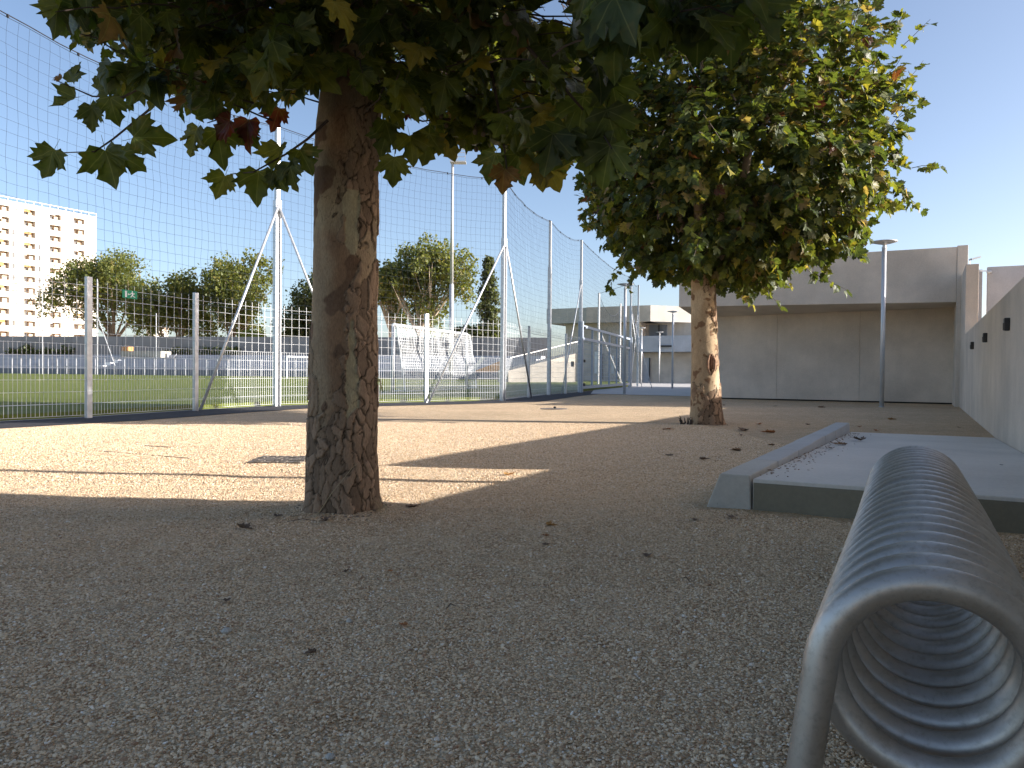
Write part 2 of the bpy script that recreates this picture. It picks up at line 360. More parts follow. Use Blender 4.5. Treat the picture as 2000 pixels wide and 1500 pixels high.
# ------------------------------------------------------------------ right-hand concrete wall (stepped heights), thickness 0.28
WA = 0.90; WT = 0.28
rw = thing('concrete_wall', AB(WA, 9), 'long low grey-beige concrete wall along the right side with black step lights', 'wall')
def wallbox(b0, b1, z, a0=WA, a1=WA + WT, z0=-0.2):
    m = MB(); m.hexa([AB(a0, b0, z0), AB(a1, b0, z0), AB(a1, b1, z0), AB(a0, b1, z0), AB(a0, b0, z), AB(a1, b0, z), AB(a1, b1, z), AB(a0, b1, z)]); return m
wallbox(5.55, 7.70, 1.366).build('wall_panel', MAT['conc'], rw, bevel=.008)
wallbox(7.703, 22.1, 1.88).build('wall_panel', MAT['conc'], rw, bevel=.008)
tw = thing('stand_building', AB(WA, 0), 'tall plain concrete side wall of the stand building on the near right', 'building')
wallbox(-1.5, 5.547, 3.8, WA, 6.0).build('wall', MAT['conc'], tw)
# tall wall behind low wall
pw = thing('tall_wall', AB(WA, 23), 'tall narrow concrete wall with higher pier where the low wall meets the far block', 'wall')
wallbox(22.112, 24.58, 3.62).build('wall_panel', MAT['conc'], pw, bevel=.01)
wallbox(24.583, 27.2, 4.46, 0.79, 1.05).build('pier', MAT['conc'], pw, bevel=.01)
# transverse walls behind, bluish sky light put into their colour
bw = thing('rear_wall', AB(2, 24), 'pale concrete wall, blue sky light put into its colour, rising behind the right wall, split by a narrow slot', 'wall')
wallbox(23.7, 23.95, 3.66, 1.183, 1.345).build('wall_panel', MAT['conc_skytint'], bw, bevel=.006)
wallbox(23.7, 23.95, 3.72, 1.455, 8.5).build('wall_panel', MAT['conc_skytint'], bw, bevel=.006)
# block at the end
fb = thing('concrete_block_building', AB(-3, 26.6), 'windowless concrete building with a projecting upper storey at the end of the yard', 'building')
B0, B1 = 26.6, 24.6
js = [-7.12, -4.27, -1.77, 0.88]
for k in range(3):
    wallbox(B0, B0 + .3, 3.3, js[k] + .003, js[k + 1] - .003, 0.045).build('wall_panel', MAT['conc'], fb, bevel=.004)
wallbox(B0 + .06, B0 + 20, 3.2, -7.11, 0.87, -0.2).build('core_wall', MAT['dark'], fb)  # near-black colour stands in for the shade inside the base gap
wallbox(B0 + .31, B0 + 20, 3.25, -7.16, -7.112, -0.2).build('side_wall', MAT['conc'], fb)
m = MB(); a0, a1 = -7.02, 0.785
m.hexa([AB(a0, B1, 3.02), AB(a1, B1, 2.90), AB(a1, B0 + .1, 2.90), AB(a0, B0 + .1, 2.80), AB(a0, B1, 4.44), AB(a1, B1, 4.43), AB(a1, B0 + .1, 4.43), AB(a0, B0 + .1, 4.44)])
m.build('upper_storey', MAT['conc'], fb, bevel=.01)
wallbox(B0 + .105, B0 + 12, 4.42, -7.02, .78, 3.305).build('roof_slab', MAT['conc'], fb)
wallbox(B0 + 8, B0 + 24, 5.55, -7.18, .5, 2.6).build('stand_roof', MAT['conc'], fb)

# step lights on the wall
for k, (b, wd) in enumerate([(10.84, 'nearest'), (14.46, 'middle'), (18.1, 'farthest')]):
    c = AB(WA - 0.035, b, 1.37)
    t = thing('wall_light', c, f'{wd} of the three small black box lights on the right concrete wall', 'wall light', 'black box lights along the right wall')
    MB().box(AB(WA - 0.03, b, 1.395), .06, .14, .15, PV, WV).build('housing', MAT['black'], t, bevel=.008)
    MB().box(AB(WA - 0.064, b, 1.405), .008, .10, .08, PV, WV).build('lens', MAT['lamp_glass'] if k == 9 else MAT['glassd'], t)

# floodlight + camera on top of tall wall
c = AB(1.0, 22.6, 3.622)
t = thing('wall_floodlight', c, 'small tilted floodlight on a bent bracket on top of the tall wall', 'floodlight')
MB().tube([c, c + [0, 0, .18], c + [.05, 0, .2]], .012).build('bracket', MAT['galv'], t)
MB().beam(c + [.02, 0, .17], c + [.24, 0, .235], .14, .04).build('head', MAT['lamp'], t)
c = AB(1.36, 23.6, 3.58)
t = thing('security_camera', c, 'small round security camera at the top of the slot between the rear walls', 'camera')
MB().beam(c + [-.10, 0, .03], c + [.14, 0, .03], .03, .03).build('arm', MAT['galv'], t)
MB().lathe(c + [.15, 0, -.05], [(.01, 0), (.05, .01), (.065, .05), (.05, .09), (.01, .10)], 14).build('dome', MAT['lamp'], t, True)

# ------------------------------------------------------------------ concrete ramp slab with kerb
rp = thing('concrete_ramp', AB(-0.1, 8), 'pale concrete ramp slab with a kerb on its left edge beside the right wall', 'ramp')
m = MB(); m.hexa([AB(-0.93, 4.96, -.2), AB(.893, 4.96, -.2), AB(.893, 12.5, -.2), AB(-0.93, 12.5, -.2), AB(-0.93, 4.96, .196), AB(.893, 4.96, .196), AB(.893, 12.5, .004), AB(-0.93, 12.5, .004)])
m.build('slab', MAT['slab'], rp, bevel=.008)
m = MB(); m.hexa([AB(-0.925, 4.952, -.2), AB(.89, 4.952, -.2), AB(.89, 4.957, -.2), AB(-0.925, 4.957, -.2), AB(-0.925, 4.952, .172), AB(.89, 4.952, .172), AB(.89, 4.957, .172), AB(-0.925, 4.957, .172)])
m.build('front_face', MAT['slab_edge_unlit'], rp)  # green-grey front sheet, its colour darkened because this side is unlit
kb = np.linspace(4.955, 12.4, 8)
for k in range(7):
    b0 = kb[k] + .003; b1 = kb[k + 1] - .003; z0 = .215 - .010 * k; z1 = .215 - .010 * (k + 1); e = .004 * ((k * 7) % 3 - 1)
    out0 = -1.20 if k else -1.22
    m = MB(); m.hexa([AB(out0 - .03, b0 - (.02 if k == 0 else 0), -.1), AB(-.935, b0, -.1), AB(-.935, b1, -.1), AB(-1.19, b1, -.1), AB(-1.13 + e, b0, z0), AB(-.945 + e, b0, z0), AB(-.945 + e, b1, z1), AB(-1.13 + e, b1, z1)])
    m.build('kerb_stone', MAT['kerb'] if k else MAT['conc_pale'], rp, bevel=.008)

# ------------------------------------------------------------------ coil benches
def coil_bench(c0, c1, turns, label, hand_leg_first=True):
    c0 = np.array([*c0, .282]); c1 = np.array([*c1, .282]); ax = (c1 - c0); L = np.linalg.norm(ax); ax /= L
    side = np.array([ax[1], -ax[0], 0]); R = .188; r = .032
    t = thing('coil_bench', (c0[0], c0[1], 0), label, 'bench', 'coiled steel tube benches')
    pts = []; n = 44; tot = int(turns * n)
    g = c0 - side * (R + .035) - np.array([0, 0, .282]) - ax * .02
    leg = [g, c0 - side * (R + .022) - np.array([0, 0, .17]) - ax * .012, c0 - side * (R + .008) - np.array([0, 0, .06]) - ax * .004]
    for i in range(tot + 1):
        th = math.pi - 2 * math.pi * i / n
        # last half turn levels out before running down into the rear leg
        pts.append(c0 + ax * (L * i / tot) + side * R * math.cos(th) + np.array([0, 0, R * math.sin(th)]))
    e = pts[-1]; sgn = 1 if (e - c0) @ side > 0 else -1
    leg2 = [e + np.array([0, 0, -.07]) + side * sgn * .006, e + np.array([0, 0, -.17]) + side * sgn * .02, np.array([e[0], e[1], 0]) + side * sgn * .035]
    def smooth_curve(P):
        out = []; P = [np.array(q) for q in P]
        for i in range(len(P) - 1):
            p0 = P[max(i - 1, 0)]; p1 = P[i]; p2 = P[i + 1]; p3 = P[min(i + 2, len(P) - 1)]
            for s in np.linspace(0, 1, 7)[:-1]:
                out.append(.5 * ((2 * p1) + (-p0 + p2) * s + (2 * p0 - 5 * p1 + 4 * p2 - p3) * s * s + (-p0 + 3 * p1 - 3 * p2 + p3) * s ** 3))
        out.append(P[-1]); return out
    l1 = smooth_curve(leg + [pts[0]]); l2 = smooth_curve([pts[-1]] + leg2)
    MB().tube(l1[:-1] + pts + l2[1:], r, 22, False).build('coil', MAT['coil'], t, True)
    for q in (l1[0], l2[-1]):
        MB().lathe((q[0], q[1], 0.0), [(.06, -.03), (.06, .006), (.03, .008)], 20).build('foot_plate', MAT['galv'], t)
coil_bench((.760, 1.376), (1.395, 2.60), 11.5, 'nearest steel tube bench coiled like a spring, at the bottom right')
coil_bench((1.452, 2.71), (2.035, 3.86), 10.5, 'second coiled steel tube bench standing behind the nearest one before the ramp')

# ------------------------------------------------------------------ lamp posts
def lamp_post(x, y, h, label):
    t = thing('lamp_post', (x, y, 0), label, 'street lamp', 'slim grey lamp posts with flat round heads')
    MB().tube([(x, y, -.05), (x, y, h - .16)], .058, 16).build('pole', MAT['lamp'], t, True)
    MB().lathe((x, y, h - .2), [(.062, 0), (.062, .03), (.045, .035), (.045, .12), (.02, .125)], 16).build('collar', MAT['lamp'], t)
    MB().lathe((x, y, h - .10), [(.05, 0), (.2, .035), (.325, .068), (.33, .078), (.32, .09), (.15, .105), (.02, .108)], 40).build('lamp_head', MAT['lamp'], t, True)
    MB().lathe((x, y, 0), [(.075, 0), (.075, .012), (.06, .014)], 16).build('base_collar', MAT['lamp'], t)
lamp_post(9.96, 20.7, 4.46, 'lamp post with flat disc head standing before the concrete block at the right')
lamp_post(4.54, 31.08, 4.46, 'lamp post with disc head standing beside the sliding gate, partly under the second tree')
lamp_post(9.1, 43.65, 4.4, 'lamp post with disc head just left of the second plane trunk')
lamp_post(12.53, 65.56, 4.4, 'shorter-looking distant lamp post before the two-storey building, between its two neighbours')
lamp_post(10.31, 61.43, 4.5, 'distant lamp post right beside the fence masts before the two-storey building')
lamp_post(4.45, 5.45, 4.46, 'lamp post behind the low wall just out of view at the right')

# ------------------------------------------------------------------ fence
fe = thing('mesh_fence', (-5.5, 17.96, 0), 'galvanised welded mesh fence with square posts between gravel yard and football pitch', 'fence')
MASTS = set([2, 5, 8, 10, 12])
FH = 2.36
for i in range(len(FP)):
    if i in MASTS: continue
    x, y = FP[i]; a = fpA[max(i - 1, 0)]; b = fpA[i + 1]; d = (b - a) / np.linalg.norm(b - a); d3 = (d[0], d[1], 0); n3 = (d[1], -d[0], 0)
    MB().box((x, y, -.05), .105, .07, FH + .10, d3, n3).build('post', MAT['galv'], fe, bevel=.006)
def mesh_panel(p, q, h, fine_z, name, parent, mat=MAT['wire'], z0=.06, step=.2, rw_=.0034, n=4):
    p = np.array([*p, 0.]); q = np.array([*q, 0.]); L = np.linalg.norm(q - p); d = (q - p) / L; nn = np.array([d[1], -d[0], 0])
    m = MB(); k = max(2, int(round(L / step))); s = L / k
    # thin 4-sided bars
    def bar(a, b, r):
        m.tube([a, b], r, n, False)
    for i in range(1, k): bar(p + d * s * i + [0, 0, z0], p + d * s * i + [0, 0, h], rw_)
    if fine_z:
        for i in range(k):
            for j in (1, 2): bar(p + d * s * (i + j / 3) + [0, 0, z0], p + d * s * (i + j / 3) + [0, 0, fine_z], rw_)
    z = z0
    while z <= h + .01:
        for off in ((.006, -.006) if True else (0,)): bar(p + nn * off + [0, 0, z], q + nn * off + [0, 0, z], rw_ * 1.0)
        z += step
    return m.build(name, mat, parent, kind='stuff')
for i in range(len(FP) - 1): mesh_panel(FP[i], FP[i + 1], FH, 1.27, 'wire_panel', fe)
# concrete edging under the fence
for i in range(len(FP) - 1):
    a = outp[i] * .5 + fpA[i] * .5; b = outp[i + 1] * .5 + fpA[i + 1] * .5
    a2 = outp[i]; b2 = outp[i + 1]
    MB().add([(*a, .014), (*b, .014), (*b2, .014), (*a2, .014)], [(0, 1, 2, 3)]).build('edging_strip', MAT['conc_path'], fe)

# emergency exit sign
s0 = AT(237, 580, 13.9); s1 = AT(266, 582, 14.25)
A0 = np.array(FP[3]); A1 = np.array(FP[4]); dd = (A1 - A0) / np.linalg.norm(A1 - A0); nn = np.array([dd[1], -dd[0]])
def on_fence(px):   # where the sight line through px meets the fence bay
    d = _ray(px, 575); k = np.linalg.solve(np.array([[d[0], -dd[0]], [d[1], -dd[1]]]), A0); return k[1]
u0, u1 = on_fence(237), on_fence(266); uc = (u0 + u1) / 2; ww = (u1 - u0); zc = AT(251, 575, A0[1] + dd[1] * uc)[2]
sg = np.array([*(A0 + dd * uc + nn * .02), zc]); D3 = np.array([*dd, 0]); N3 = np.array([*nn, 0]); hh = ww * .42
es = thing('exit_sign', sg, 'small green emergency exit sign with white running figure fixed high on the mesh fence', 'sign')
MB().box(sg - [0, 0, hh / 2], ww, .006, hh, D3, N3).build('plate', MAT['green'], es)
def sgq(name, pts):
    P3 = [sg + D3 * (x * ww) + np.array([0, 0, y * hh]) + N3 * .0055 for x, y in pts]
    Q3 = [p - N3 * .002 for p in P3]; n = len(P3)
    MB().add(P3 + Q3, [tuple(range(n)), tuple(range(n, 2 * n))[::-1]] + [(i, (i + 1) % n, n + (i + 1) % n, n + i) for i in range(n)]).build(name, MAT['white'], es)
sgq('door_symbol', [(-.33, -.38), (-.20, -.38), (-.20, .38), (-.33, .38)])
sgq('arrow_symbol', [(-.14, 0), (-.08, .14), (-.08, .04), (.04, .04), (.04, -.04), (-.08, -.04), (-.08, -.14)])
sgq('figure_head', [(.16 + .035 * math.cos(a), .34 + .09 * math.sin(a)) for a in np.linspace(0, 6.28, 9)[:-1]])
sgq('figure_body', [(.12, .25), (.20, .25), (.25, .12), (.30, .14), (.30, .20), (.34, .14), (.26, .02), (.22, .08), (.20, -.06), (.27, -.20), (.36, -.24), (.36, -.32), (.24, -.28), (.17, -.16), (.12, -.30), (.03, -.34), (.03, -.26), (.08, -.24), (.13, -.04), (.12, .10), (.06, .06), (.04, .12), (.10, .20)])

# ------------------------------------------------------------------ tall ball-stop net
bn = thing('ball_stop_net', (-5.5, 17.96, 0), 'tall dark ball stop net on braced galvanised masts rising above the mesh fence', 'net')
MH = 6.5
mast_xy = [FP[i] for i in (2, 5, 8, 10, 12)] + [(7.0, 45.6), (8.06, 49.4)]
def mast(x, y, d, parent, h=MH, zs=4.8, w0=.15, w1=.095):
    d3 = (d[0], d[1], 0); n3 = (d[1], -d[0], 0); c = np.array([x, y, 0])
    m = MB()   # H-profile: two flanges and a web
    D = np.array(d3); Nn = np.array(n3)
    for s in (-1, 1): m.box(c + D * s * (w0 / 2 - .007) + [0, 0, -.05], .014, w0 * .8, zs + .05, D, Nn)
    m.box(c + [0, 0, -.05], w0 - .03, .012, zs + .05, D, Nn)
    m.build('mast', MAT['galv'], parent)
    MB().box(c + [0, 0, zs - .25], w1, w1, h - zs + .25, D * .999, Nn).build('mast_extension', MAT['lamp'], parent, bevel=.005)
dirs = []
for k, (x, y) in enumerate(mast_xy):
    P0 = np.array(mast_xy[max(k - 1, 0)]); P1 = np.array(mast_xy[min(k + 1, len(mast_xy) - 1)]); d = (P1 - P0) / np.linalg.norm(P1 - P0); dirs.append(d)
    mast(x, y, d, bn, MH)
def brace(top, base, r=.03): MB().tube([top, base], r, 10).build('brace', MAT['galv'], bn, True)
def fpt(i, z, off=.06):
    a = fpA[i]; n = (offset_path(fpA, off))[i]; return (n[0], n[1], z)
for i, (l, rr_) in {2: (1, None), 5: (4, 6), 8: (7, 9)}.items():
    brace(fpt(i, 4.7), fpt(l, .02, .12))
    if rr_: brace(fpt(i, 4.65), fpt(rr_, .02, .10))
brace((1.9 + 1.0, 32.8, 4.6), (1.95, 30.2, .02), .022); brace((7.0, 45.6, 4.7), (8.2, 48.6, .02), .02); brace((8.0, 49.3, 4.6), (7.2, 46.6, .02), .02)
brace((7.0, 45.6, 4.7), (7.9, 43.4, .02), .02)
# net bays
path = [np.array([-11.1, 6.75])] + [np.array(p) for p in mast_xy]
def net_bay(P, Q, z_lo, z_hi, cell, name, parent, r=.0036, sag=.22, mat=MAT['cord'], amp=.025):
    L = np.linalg.norm(Q - P); nu = max(3, int(L / (cell * .87))); nv = max(3, int((z_hi - z_lo) / cell)); d = (Q - P) / L; n = np.array([d[1], -d[0]])
    pts = np.zeros((nv + 1, nu + 1, 3))
    for j in range(nv + 1):
        for i in range(nu + 1):
            u = i / nu; v = j / nv; sg_ = sag * 4 * u * (1 - u)
            o = amp * mn.noise(Vector((P[0] + u * 9, v * 7, 2.0))) * 4 * u * (1 - u) * 3 - .05 * math.sin(math.pi * v) * 4 * u * (1 - u)
            z = z_lo + (z_hi - z_lo) * v - sg_ * v * (1.0) - .03 * math.sin(u * 3.14) + .018 * mn.noise(Vector((u * nu * .6, v * nv * .6, P[1])))
            q = P + (Q - P) * u + n * o + d * .012 * mn.noise(Vector((u * nu * .5, v * nv * .5, 7.7)))
            pts[j, i] = (q[0], q[1], z)
    m = MB()
    for j in range(nv + 1): m.tube(list(pts[j]), r * (1.0 if 0 < j < nv else 2.4), 3, False)
    for i in range(nu + 1): m.tube(list(pts[:, i]), r, 3, False)
    m.build(name, mat, parent, kind='stuff'); return pts
tops = []
for k in range(len(path) - 1):
    pts = net_bay(path[k], path[k + 1], 2.2, MH - .02, .2, 'net_panel', bn, .0023 if k < 3 else .0026, .30 if k in (0, 1) else .2, amp=.025 if k < 3 else .010)
    tops.append(list(pts[-1]))
for tp in tops:
    MB().tube([p + [0, 0, .035] for p in tp[::3]] + [tp[-1] + [0, 0, .03]], .009, 5, False).build('top_cable', MAT['black'], bn)
    mm = MB()
    for p in tp[::7]: mm.box(p + [0, 0, .0], .03, .03, .05)
    mm.build('cable_clips', MAT['black'], bn, kind='stuff')

# second far net
b2 = thing('far_net', (6, 60, 0), 'smaller distant ball net on thin white posts behind the gate', 'net')
fn = [np.array([*AT(1170, 572, 52)[:2]]), np.array([*AT(1212, 593, 64)[:2]])]
hts = [AT(1170, 572, 52)[2], AT(1212, 593, 64)[2]]
for (x, y), h in zip(fn, hts): MB().tube([(x, y, 0), (x, y, h)], .075, 8).build('post', MAT['lamp'], b2)
net_bay(fn[0], fn[1], .3, min(hts) - .1, .5, 'net_panel', b2, .006, .9)
MB().tube([(fn[0][0], fn[0][1], hts[0] - .05), AT(1226, 556, 47)], .012, 4).build('top_cable', MAT['black'], b2)
MB().tube([(fn[0][0], fn[0][1], 3.9), (fn[0][0] + 1.9, fn[0][1] + 2, .1)], .05, 6).build('brace', MAT['lamp'], b2)

# ------------------------------------------------------------------ gate
gt = thing('sliding_gate', (2.91, 32.87, 0), 'large blue-grey steel gate with mesh infill beyond the last fence bay', 'gate')
g0 = np.array([3.0, 33.1, 0.]); g1 = np.array([6.9, 45.3, 0.]); gd = (g1 - g0) / np.linalg.norm(g1 - g0); gn = np.array([gd[1], -gd[0], 0]); GL = np.linalg.norm(g1 - g0)
mgate = mat_simple('grey_blue_gate_paint', (0.34, 0.38, 0.44), 0.45, 0.2, 0.08, 4)
for z, n_ in ((.22, 'bottom_rail'), (2.32, 'middle_rail'), (2.86, 'top_rail')): MB().beam(g0 + [0, 0, z], g1 + [0, 0, z], .08, .12).build(n_, mgate, gt)
for k in range(7):
    c = g0 + gd * GL * k / 6; MB().box(c + [0, 0, .16], .10, .08, 2.75, gd, gn).build('upright', mgate, gt)
for k in range(6): mesh_panel((g0 + gd * GL * (k + .02) / 6)[:2], (g0 + gd * GL * (k + .98) / 6)[:2], 2.25, 0, 'infill_mesh', gt, mgate, .28, .2, .005)
MB().box((2.93, 32.9, 0), .22, .2, 3.05, gd, gn).build('gate_post', mgate, gt, bevel=.01); MB().box(g1 + gd * .35, .2, .2, 3.0, gd, gn).build('gate_post', mgate, gt, bevel=.01)
for z in (.28, 1.3, 2.72): MB().box(g0 + gd * .12 + gn * .07 + [0, 0, z], .16, .1, .12, gd, gn).build('hinge', MAT['black'], gt)
MB().box((2.5, 31.9, 1.1), .12, .12, .22).build('lock_box', MAT['black'], gt)

# ------------------------------------------------------------------ goal
gl = thing('football_goal', (-4.3, 28.0, TURF), 'white full-size football goal with white net behind the mesh fence', 'goal')
q0 = AT(767, 764, 28.0); q1 = AT(911, 758, 34.6); q0[2] = q1[2] = TURF
GH = 2.44; gdir = (q1 - q0) / np.linalg.norm(q1 - q0); gb = np.array([gdir[1], -gdir[0], 0])
for q in (q0, q1): MB().tube([q, q + [0, 0, GH]], .06, 12).build('goal_post', MAT['white'], gl, True)
MB().tube([q0 + [0, 0, GH], q1 + [0, 0, GH]], .06, 12).build('crossbar', MAT['white'], gl, True)
for q in (q0, q1):
    MB().tube([q + [0, 0, GH], q + gb * .14 + [0, 0, GH - .02], q + gb * .5 + [0, 0, .05], q + [0, 0, .03]], .025, 6).build('net_support', MAT['white'], gl)
m = MB()
nu, nv = 52, 26
def gpnt(u, v):   # v: 0..1 over top then back
    b = q0 + (q1 - q0) * u
    if v < .1: p = b + gb * (.14 * v / .1) + [0, 0, GH - .03]
    else:
        w = (v - .1) / .9; p = b + gb * (0.14 + .36 * w + .05 * math.sin(math.pi * w)) + [0, 0, (GH - .03) * (1 - w) + .03]
    return p + gb * .05 * mn.noise(Vector((u * 8, v * 6, 1))) * 2
for i in range(nu + 1): m.tube([gpnt(i / nu, j / nv) for j in range(nv + 1)], .008, 3, False)
for j in range(nv + 1): m.tube([gpnt(i / nu, j / nv) for i in range(0, nu + 1, 2)], .008, 3, False)
for u in (0, 1):
    for j in range(1, 16):
        z = GH * j / 16; w = 1 - z / GH; m.tube([q0 + (q1 - q0) * u + [0, 0, z], q0 + (q1 - q0) * u + gb * (0.14 + .36 * w) + [0, 0, z]], .005, 3, False)
    for j in range(1, 9):
        x = 0.14 + .36 * j / 8; z = GH * (1 - j / 8); m.tube([q0 + (q1 - q0) * u + gb * x * .98 + [0, 0, .03], q0 + (q1 - q0) * u + gb * max(.05, x) + [0, 0, max(.05, z)]], .005, 3, False)
m.build('goal_net', MAT['netw'], gl, kind='stuff')
# small training goal far
sq0 = AT(560, 734, 70); sq1 = AT(606, 734, 74); sq0[2] = sq1[2] = TURF
sg2 = thing('training_goal', sq0, 'small distant white training goal seen left of the big plane trunk', 'goal')
for q in (sq0, sq1): MB().tube([q, q + [0, 0, 2.0]], .07, 6).build('goal_post', MAT['white'], sg2)
MB().tube([sq0 + [0, 0, 2.0], sq1 + [0, 0, 2.0]], .07, 6).build('crossbar', MAT['white'], sg2)
for q in (sq0, sq1): MB().tube([q + [0, 0, 2.0], q + [-.5, 1.6, 0]], .04, 5).build('net_support', MAT['white'], sg2)

# ------------------------------------------------------------------ floodlight mast
fm = AT(881, 700, 74); zt = AT(881, 296, 74)[2]
t = thing('floodlight_mast', (fm[0], fm[1], 0), 'tall white floodlight mast with platform behind the goal', 'floodlight')
MB().tube([(fm[0], fm[1], 0), (fm[0], fm[1], zt * .42)], .22, 14).build('lower_pole', MAT['lamp'], t, True)
MB().tube([(fm[0], fm[1], zt * .42), (fm[0], fm[1], zt)], [.17, .12], 14).build('upper_pole', MAT['lamp'], t, True)
MB().box((fm[0] + .55, fm[1], zt - 1.1), 1.5, .9, .12).build('platform', MAT['lamp'], t)
m = MB()
for s in (-.2, .5, 1.25):
    m.beam((fm[0] + s, fm[1] - .4, zt - 1.1), (fm[0] + s, fm[1] - .4, zt - .2), .05, .05)
m.beam((fm[0] - .2, fm[1] - .4, zt - .2), (fm[0] + 1.25, fm[1] - .4, zt - .2), .05, .05); m.beam((fm[0] - .2, fm[1] - .4, zt - .6), (fm[0] + 1.25, fm[1] - .4, zt - .6), .05, .05)
m.build('railing', MAT['lamp'], t)
for s in (-.9, 0.1, 1.1): MB().lathe((fm[0] + s, fm[1] - .3, zt + .1), [(.1, 0), (.32, .1), (.36, .5), (.2, .6)], 12).build('lamp', MAT['lamp'], t)

# ================================================================== BACKGROUND
# boundary wall and terraces at the far side of the pitch
WL = [AT(-220, 700, 126)[:2], AT(1075, 700, 97)[:2]]
TL = [AT(-220, 700, 109)[:2], AT(1000, 700, 82)[:2]]
wl0, wl1 = WL; wz0 = AT(-220, 656, 126)[2]; wz1 = AT(1075, 659.5, 97)[2]
bwd = thing('boundary_wall', (wl0[0], wl0[1], 0), 'long grey boundary wall along the far side of the football pitch', 'wall')
nseg = 12
for k in range(nseg):
    a = wl0 + (wl1 - wl0) * k / nseg; b = wl0 + (wl1 - wl0) * ((k + 1) / nseg - .0006); za = wz0 + (wz1 - wz0) * k / nseg; d = (wl1 - wl0) / np.linalg.norm(wl1 - wl0); n = np.array([-d[1], d[0]]) * .4
    zb = wz0 + (wz1 - wz0) * (k + 1) / nseg
    MB().hexa([(*a, 0), (*b, 0), (*(b + n), 0), (*(a + n), 0), (*a, za), (*b, zb), (*(b + n), zb), (*(a + n), za)]).build('wall_panel', MAT['wallfar'], bwd)
te = thing('spectator_terrace', (TL[0][0], TL[0][1], 0), 'pale grey stepped spectator terrace along the far touchline', 'terrace')
NS = 6
def tpt(s, k): # s along, k 0..1 depth
    a = TL[0] + (TL[1] - TL[0]) * s; b = wl0 + (wl1 - wl0) * s; return a + (b - a) * (k * .86)
MB().hexa([(*tpt(0, 0), 0), (*tpt(1, 0), 0), (*tpt(1, .02), 0), (*tpt(0, .02), 0), (*tpt(0, 0), .78), (*tpt(1, 0), .78), (*tpt(1, .02), .78), (*tpt(0, .02), .78)]).build('front_wall', mat_simple('dark_plinth', (.20, .22, .27), .9, var=.1, scale=.5), te)
for k in range(NS):
    k0 = .02 + .98 * k / NS; k1 = .02 + .98 * (k + 1) / NS; z = .75 + 2.1 * k / (NS - 1)
    MB().hexa([(*tpt(0, k0), 0), (*tpt(1, k0), 0), (*tpt(1, k1), 0), (*tpt(0, k1), 0), (*tpt(0, k0), z), (*tpt(1, k0), z), (*tpt(1, k1), z), (*tpt(0, k1), z)]).build('terrace_step', MAT['stand'], te)
# terrace railing
rl = thing('pitch_railing', (TL[0][0], TL[0][1], 0), 'low grey railing in front of the far spectator terrace', 'railing')
P0 = tpt(0, -.05); P1 = tpt(1, -.05); nr = 60
for k in range(nr + 1):
    c = P0 + (P1 - P0) * k / nr; MB().tube([(*c, TURF), (*c, 2.15)], .045, 5).build('post', MAT['lamp'], rl)
for z in (1.1, 2.15): MB().tube([(*P0, z), (*P1, z)], .035, 5).build('rail', MAT['lamp'], rl)
# press block on terrace
c = AT(285, 700, 108); dt = np.array([*(TL[1] - TL[0]) / np.linalg.norm(TL[1] - TL[0]), 0]); nt_ = np.array([-dt[1], dt[0], 0])
t = thing('press_block', (c[0], c[1], 0), 'long beige block built into the far terrace under the trees', 'bench')
MB().box((c[0], c[1], .8), 6.8, 2.0, AT(285, 686, 108)[2] - .8, dt, nt_).build('body', mat_simple('beige_block', (.40, .38, .31), .9, var=.15, scale=1), t)
MB().tube([(c[0] + 3.8, c[1] - 1, 1.9), (c[0] + 4.9, c[1] - 1.4, 2.9)], .07, 6).build('handrail', MAT['white'], t); MB().box((c[0] + 3.55, c[1] - 1, 1.8), .15, .3, 1.3).build('end_post', MAT['white'], t)
zt_ = AT(285, 686, 108)[2]; c2 = AT(249, 683, 108)
tag(MB().box((c2[0], c2[1], zt_), 1.1, 1.0, .60, dt, nt_).build('cardboard_box', MAT['wood'], org=(c2[0], c2[1], zt_)), 'tan box standing on the beige block of the far terrace', 'box')
for k, (x, y) in enumerate([(200, 717), (214, 711), (229, 706), (697, 720)][:3]):
    q = AT(x, y, 101 + 2 * k); o = MB().box((q[0], q[1], q[2] - .2), .8, .6, .42, dt, nt_).build('entry_step', MAT['white'], org=(q[0], q[1], q[2] - .2))
    tag(o, ['lowest', 'middle', 'topmost'][k] + ' white block of the short stair row on the far terrace left', 'step', 'white stair blocks on the far terrace')
for k, (x, y, D) in enumerate([(545, 712, 99), (556, 705, 101), (568, 699, 103)]):
    q = AT(x, y, D); o = MB().box((q[0], q[1], q[2] - .2), .8, .6, .42, dt, nt_).build('entry_step', MAT['white'], org=(q[0], q[1], q[2] - .2))
    tag(o, ['lowest', 'middle', 'topmost'][k] + ' white block of the stair row just left of the big trunk', 'step', 'white stair blocks on the far terrace')
# thin far poles
for k, (x, y0, D, l) in enumerate([(190, 545, 95, 'thin distant pole with stay in front of the far terrace'), (305, 612, 96, 'thin distant pole before the press block, under the trees'), (83, 480, 95, 'thin distant pole in front of the apartment block')]):
    q = AT(x, 700, D); h = AT(x, y0, D)[2]
    t = thing('net_pole', (q[0], q[1], 0), l, 'pole', 'thin poles at the far touchline')
    MB().tube([(q[0], q[1], 0), (q[0], q[1], h)], .055, 6).build('pole', MAT['lamp'], t)
    if k == 0: MB().tube([(q[0], q[1], h * .62), (q[0] + 2.2, q[1], 1.2)], .05, 5).build('stay', MAT['lamp'], t)

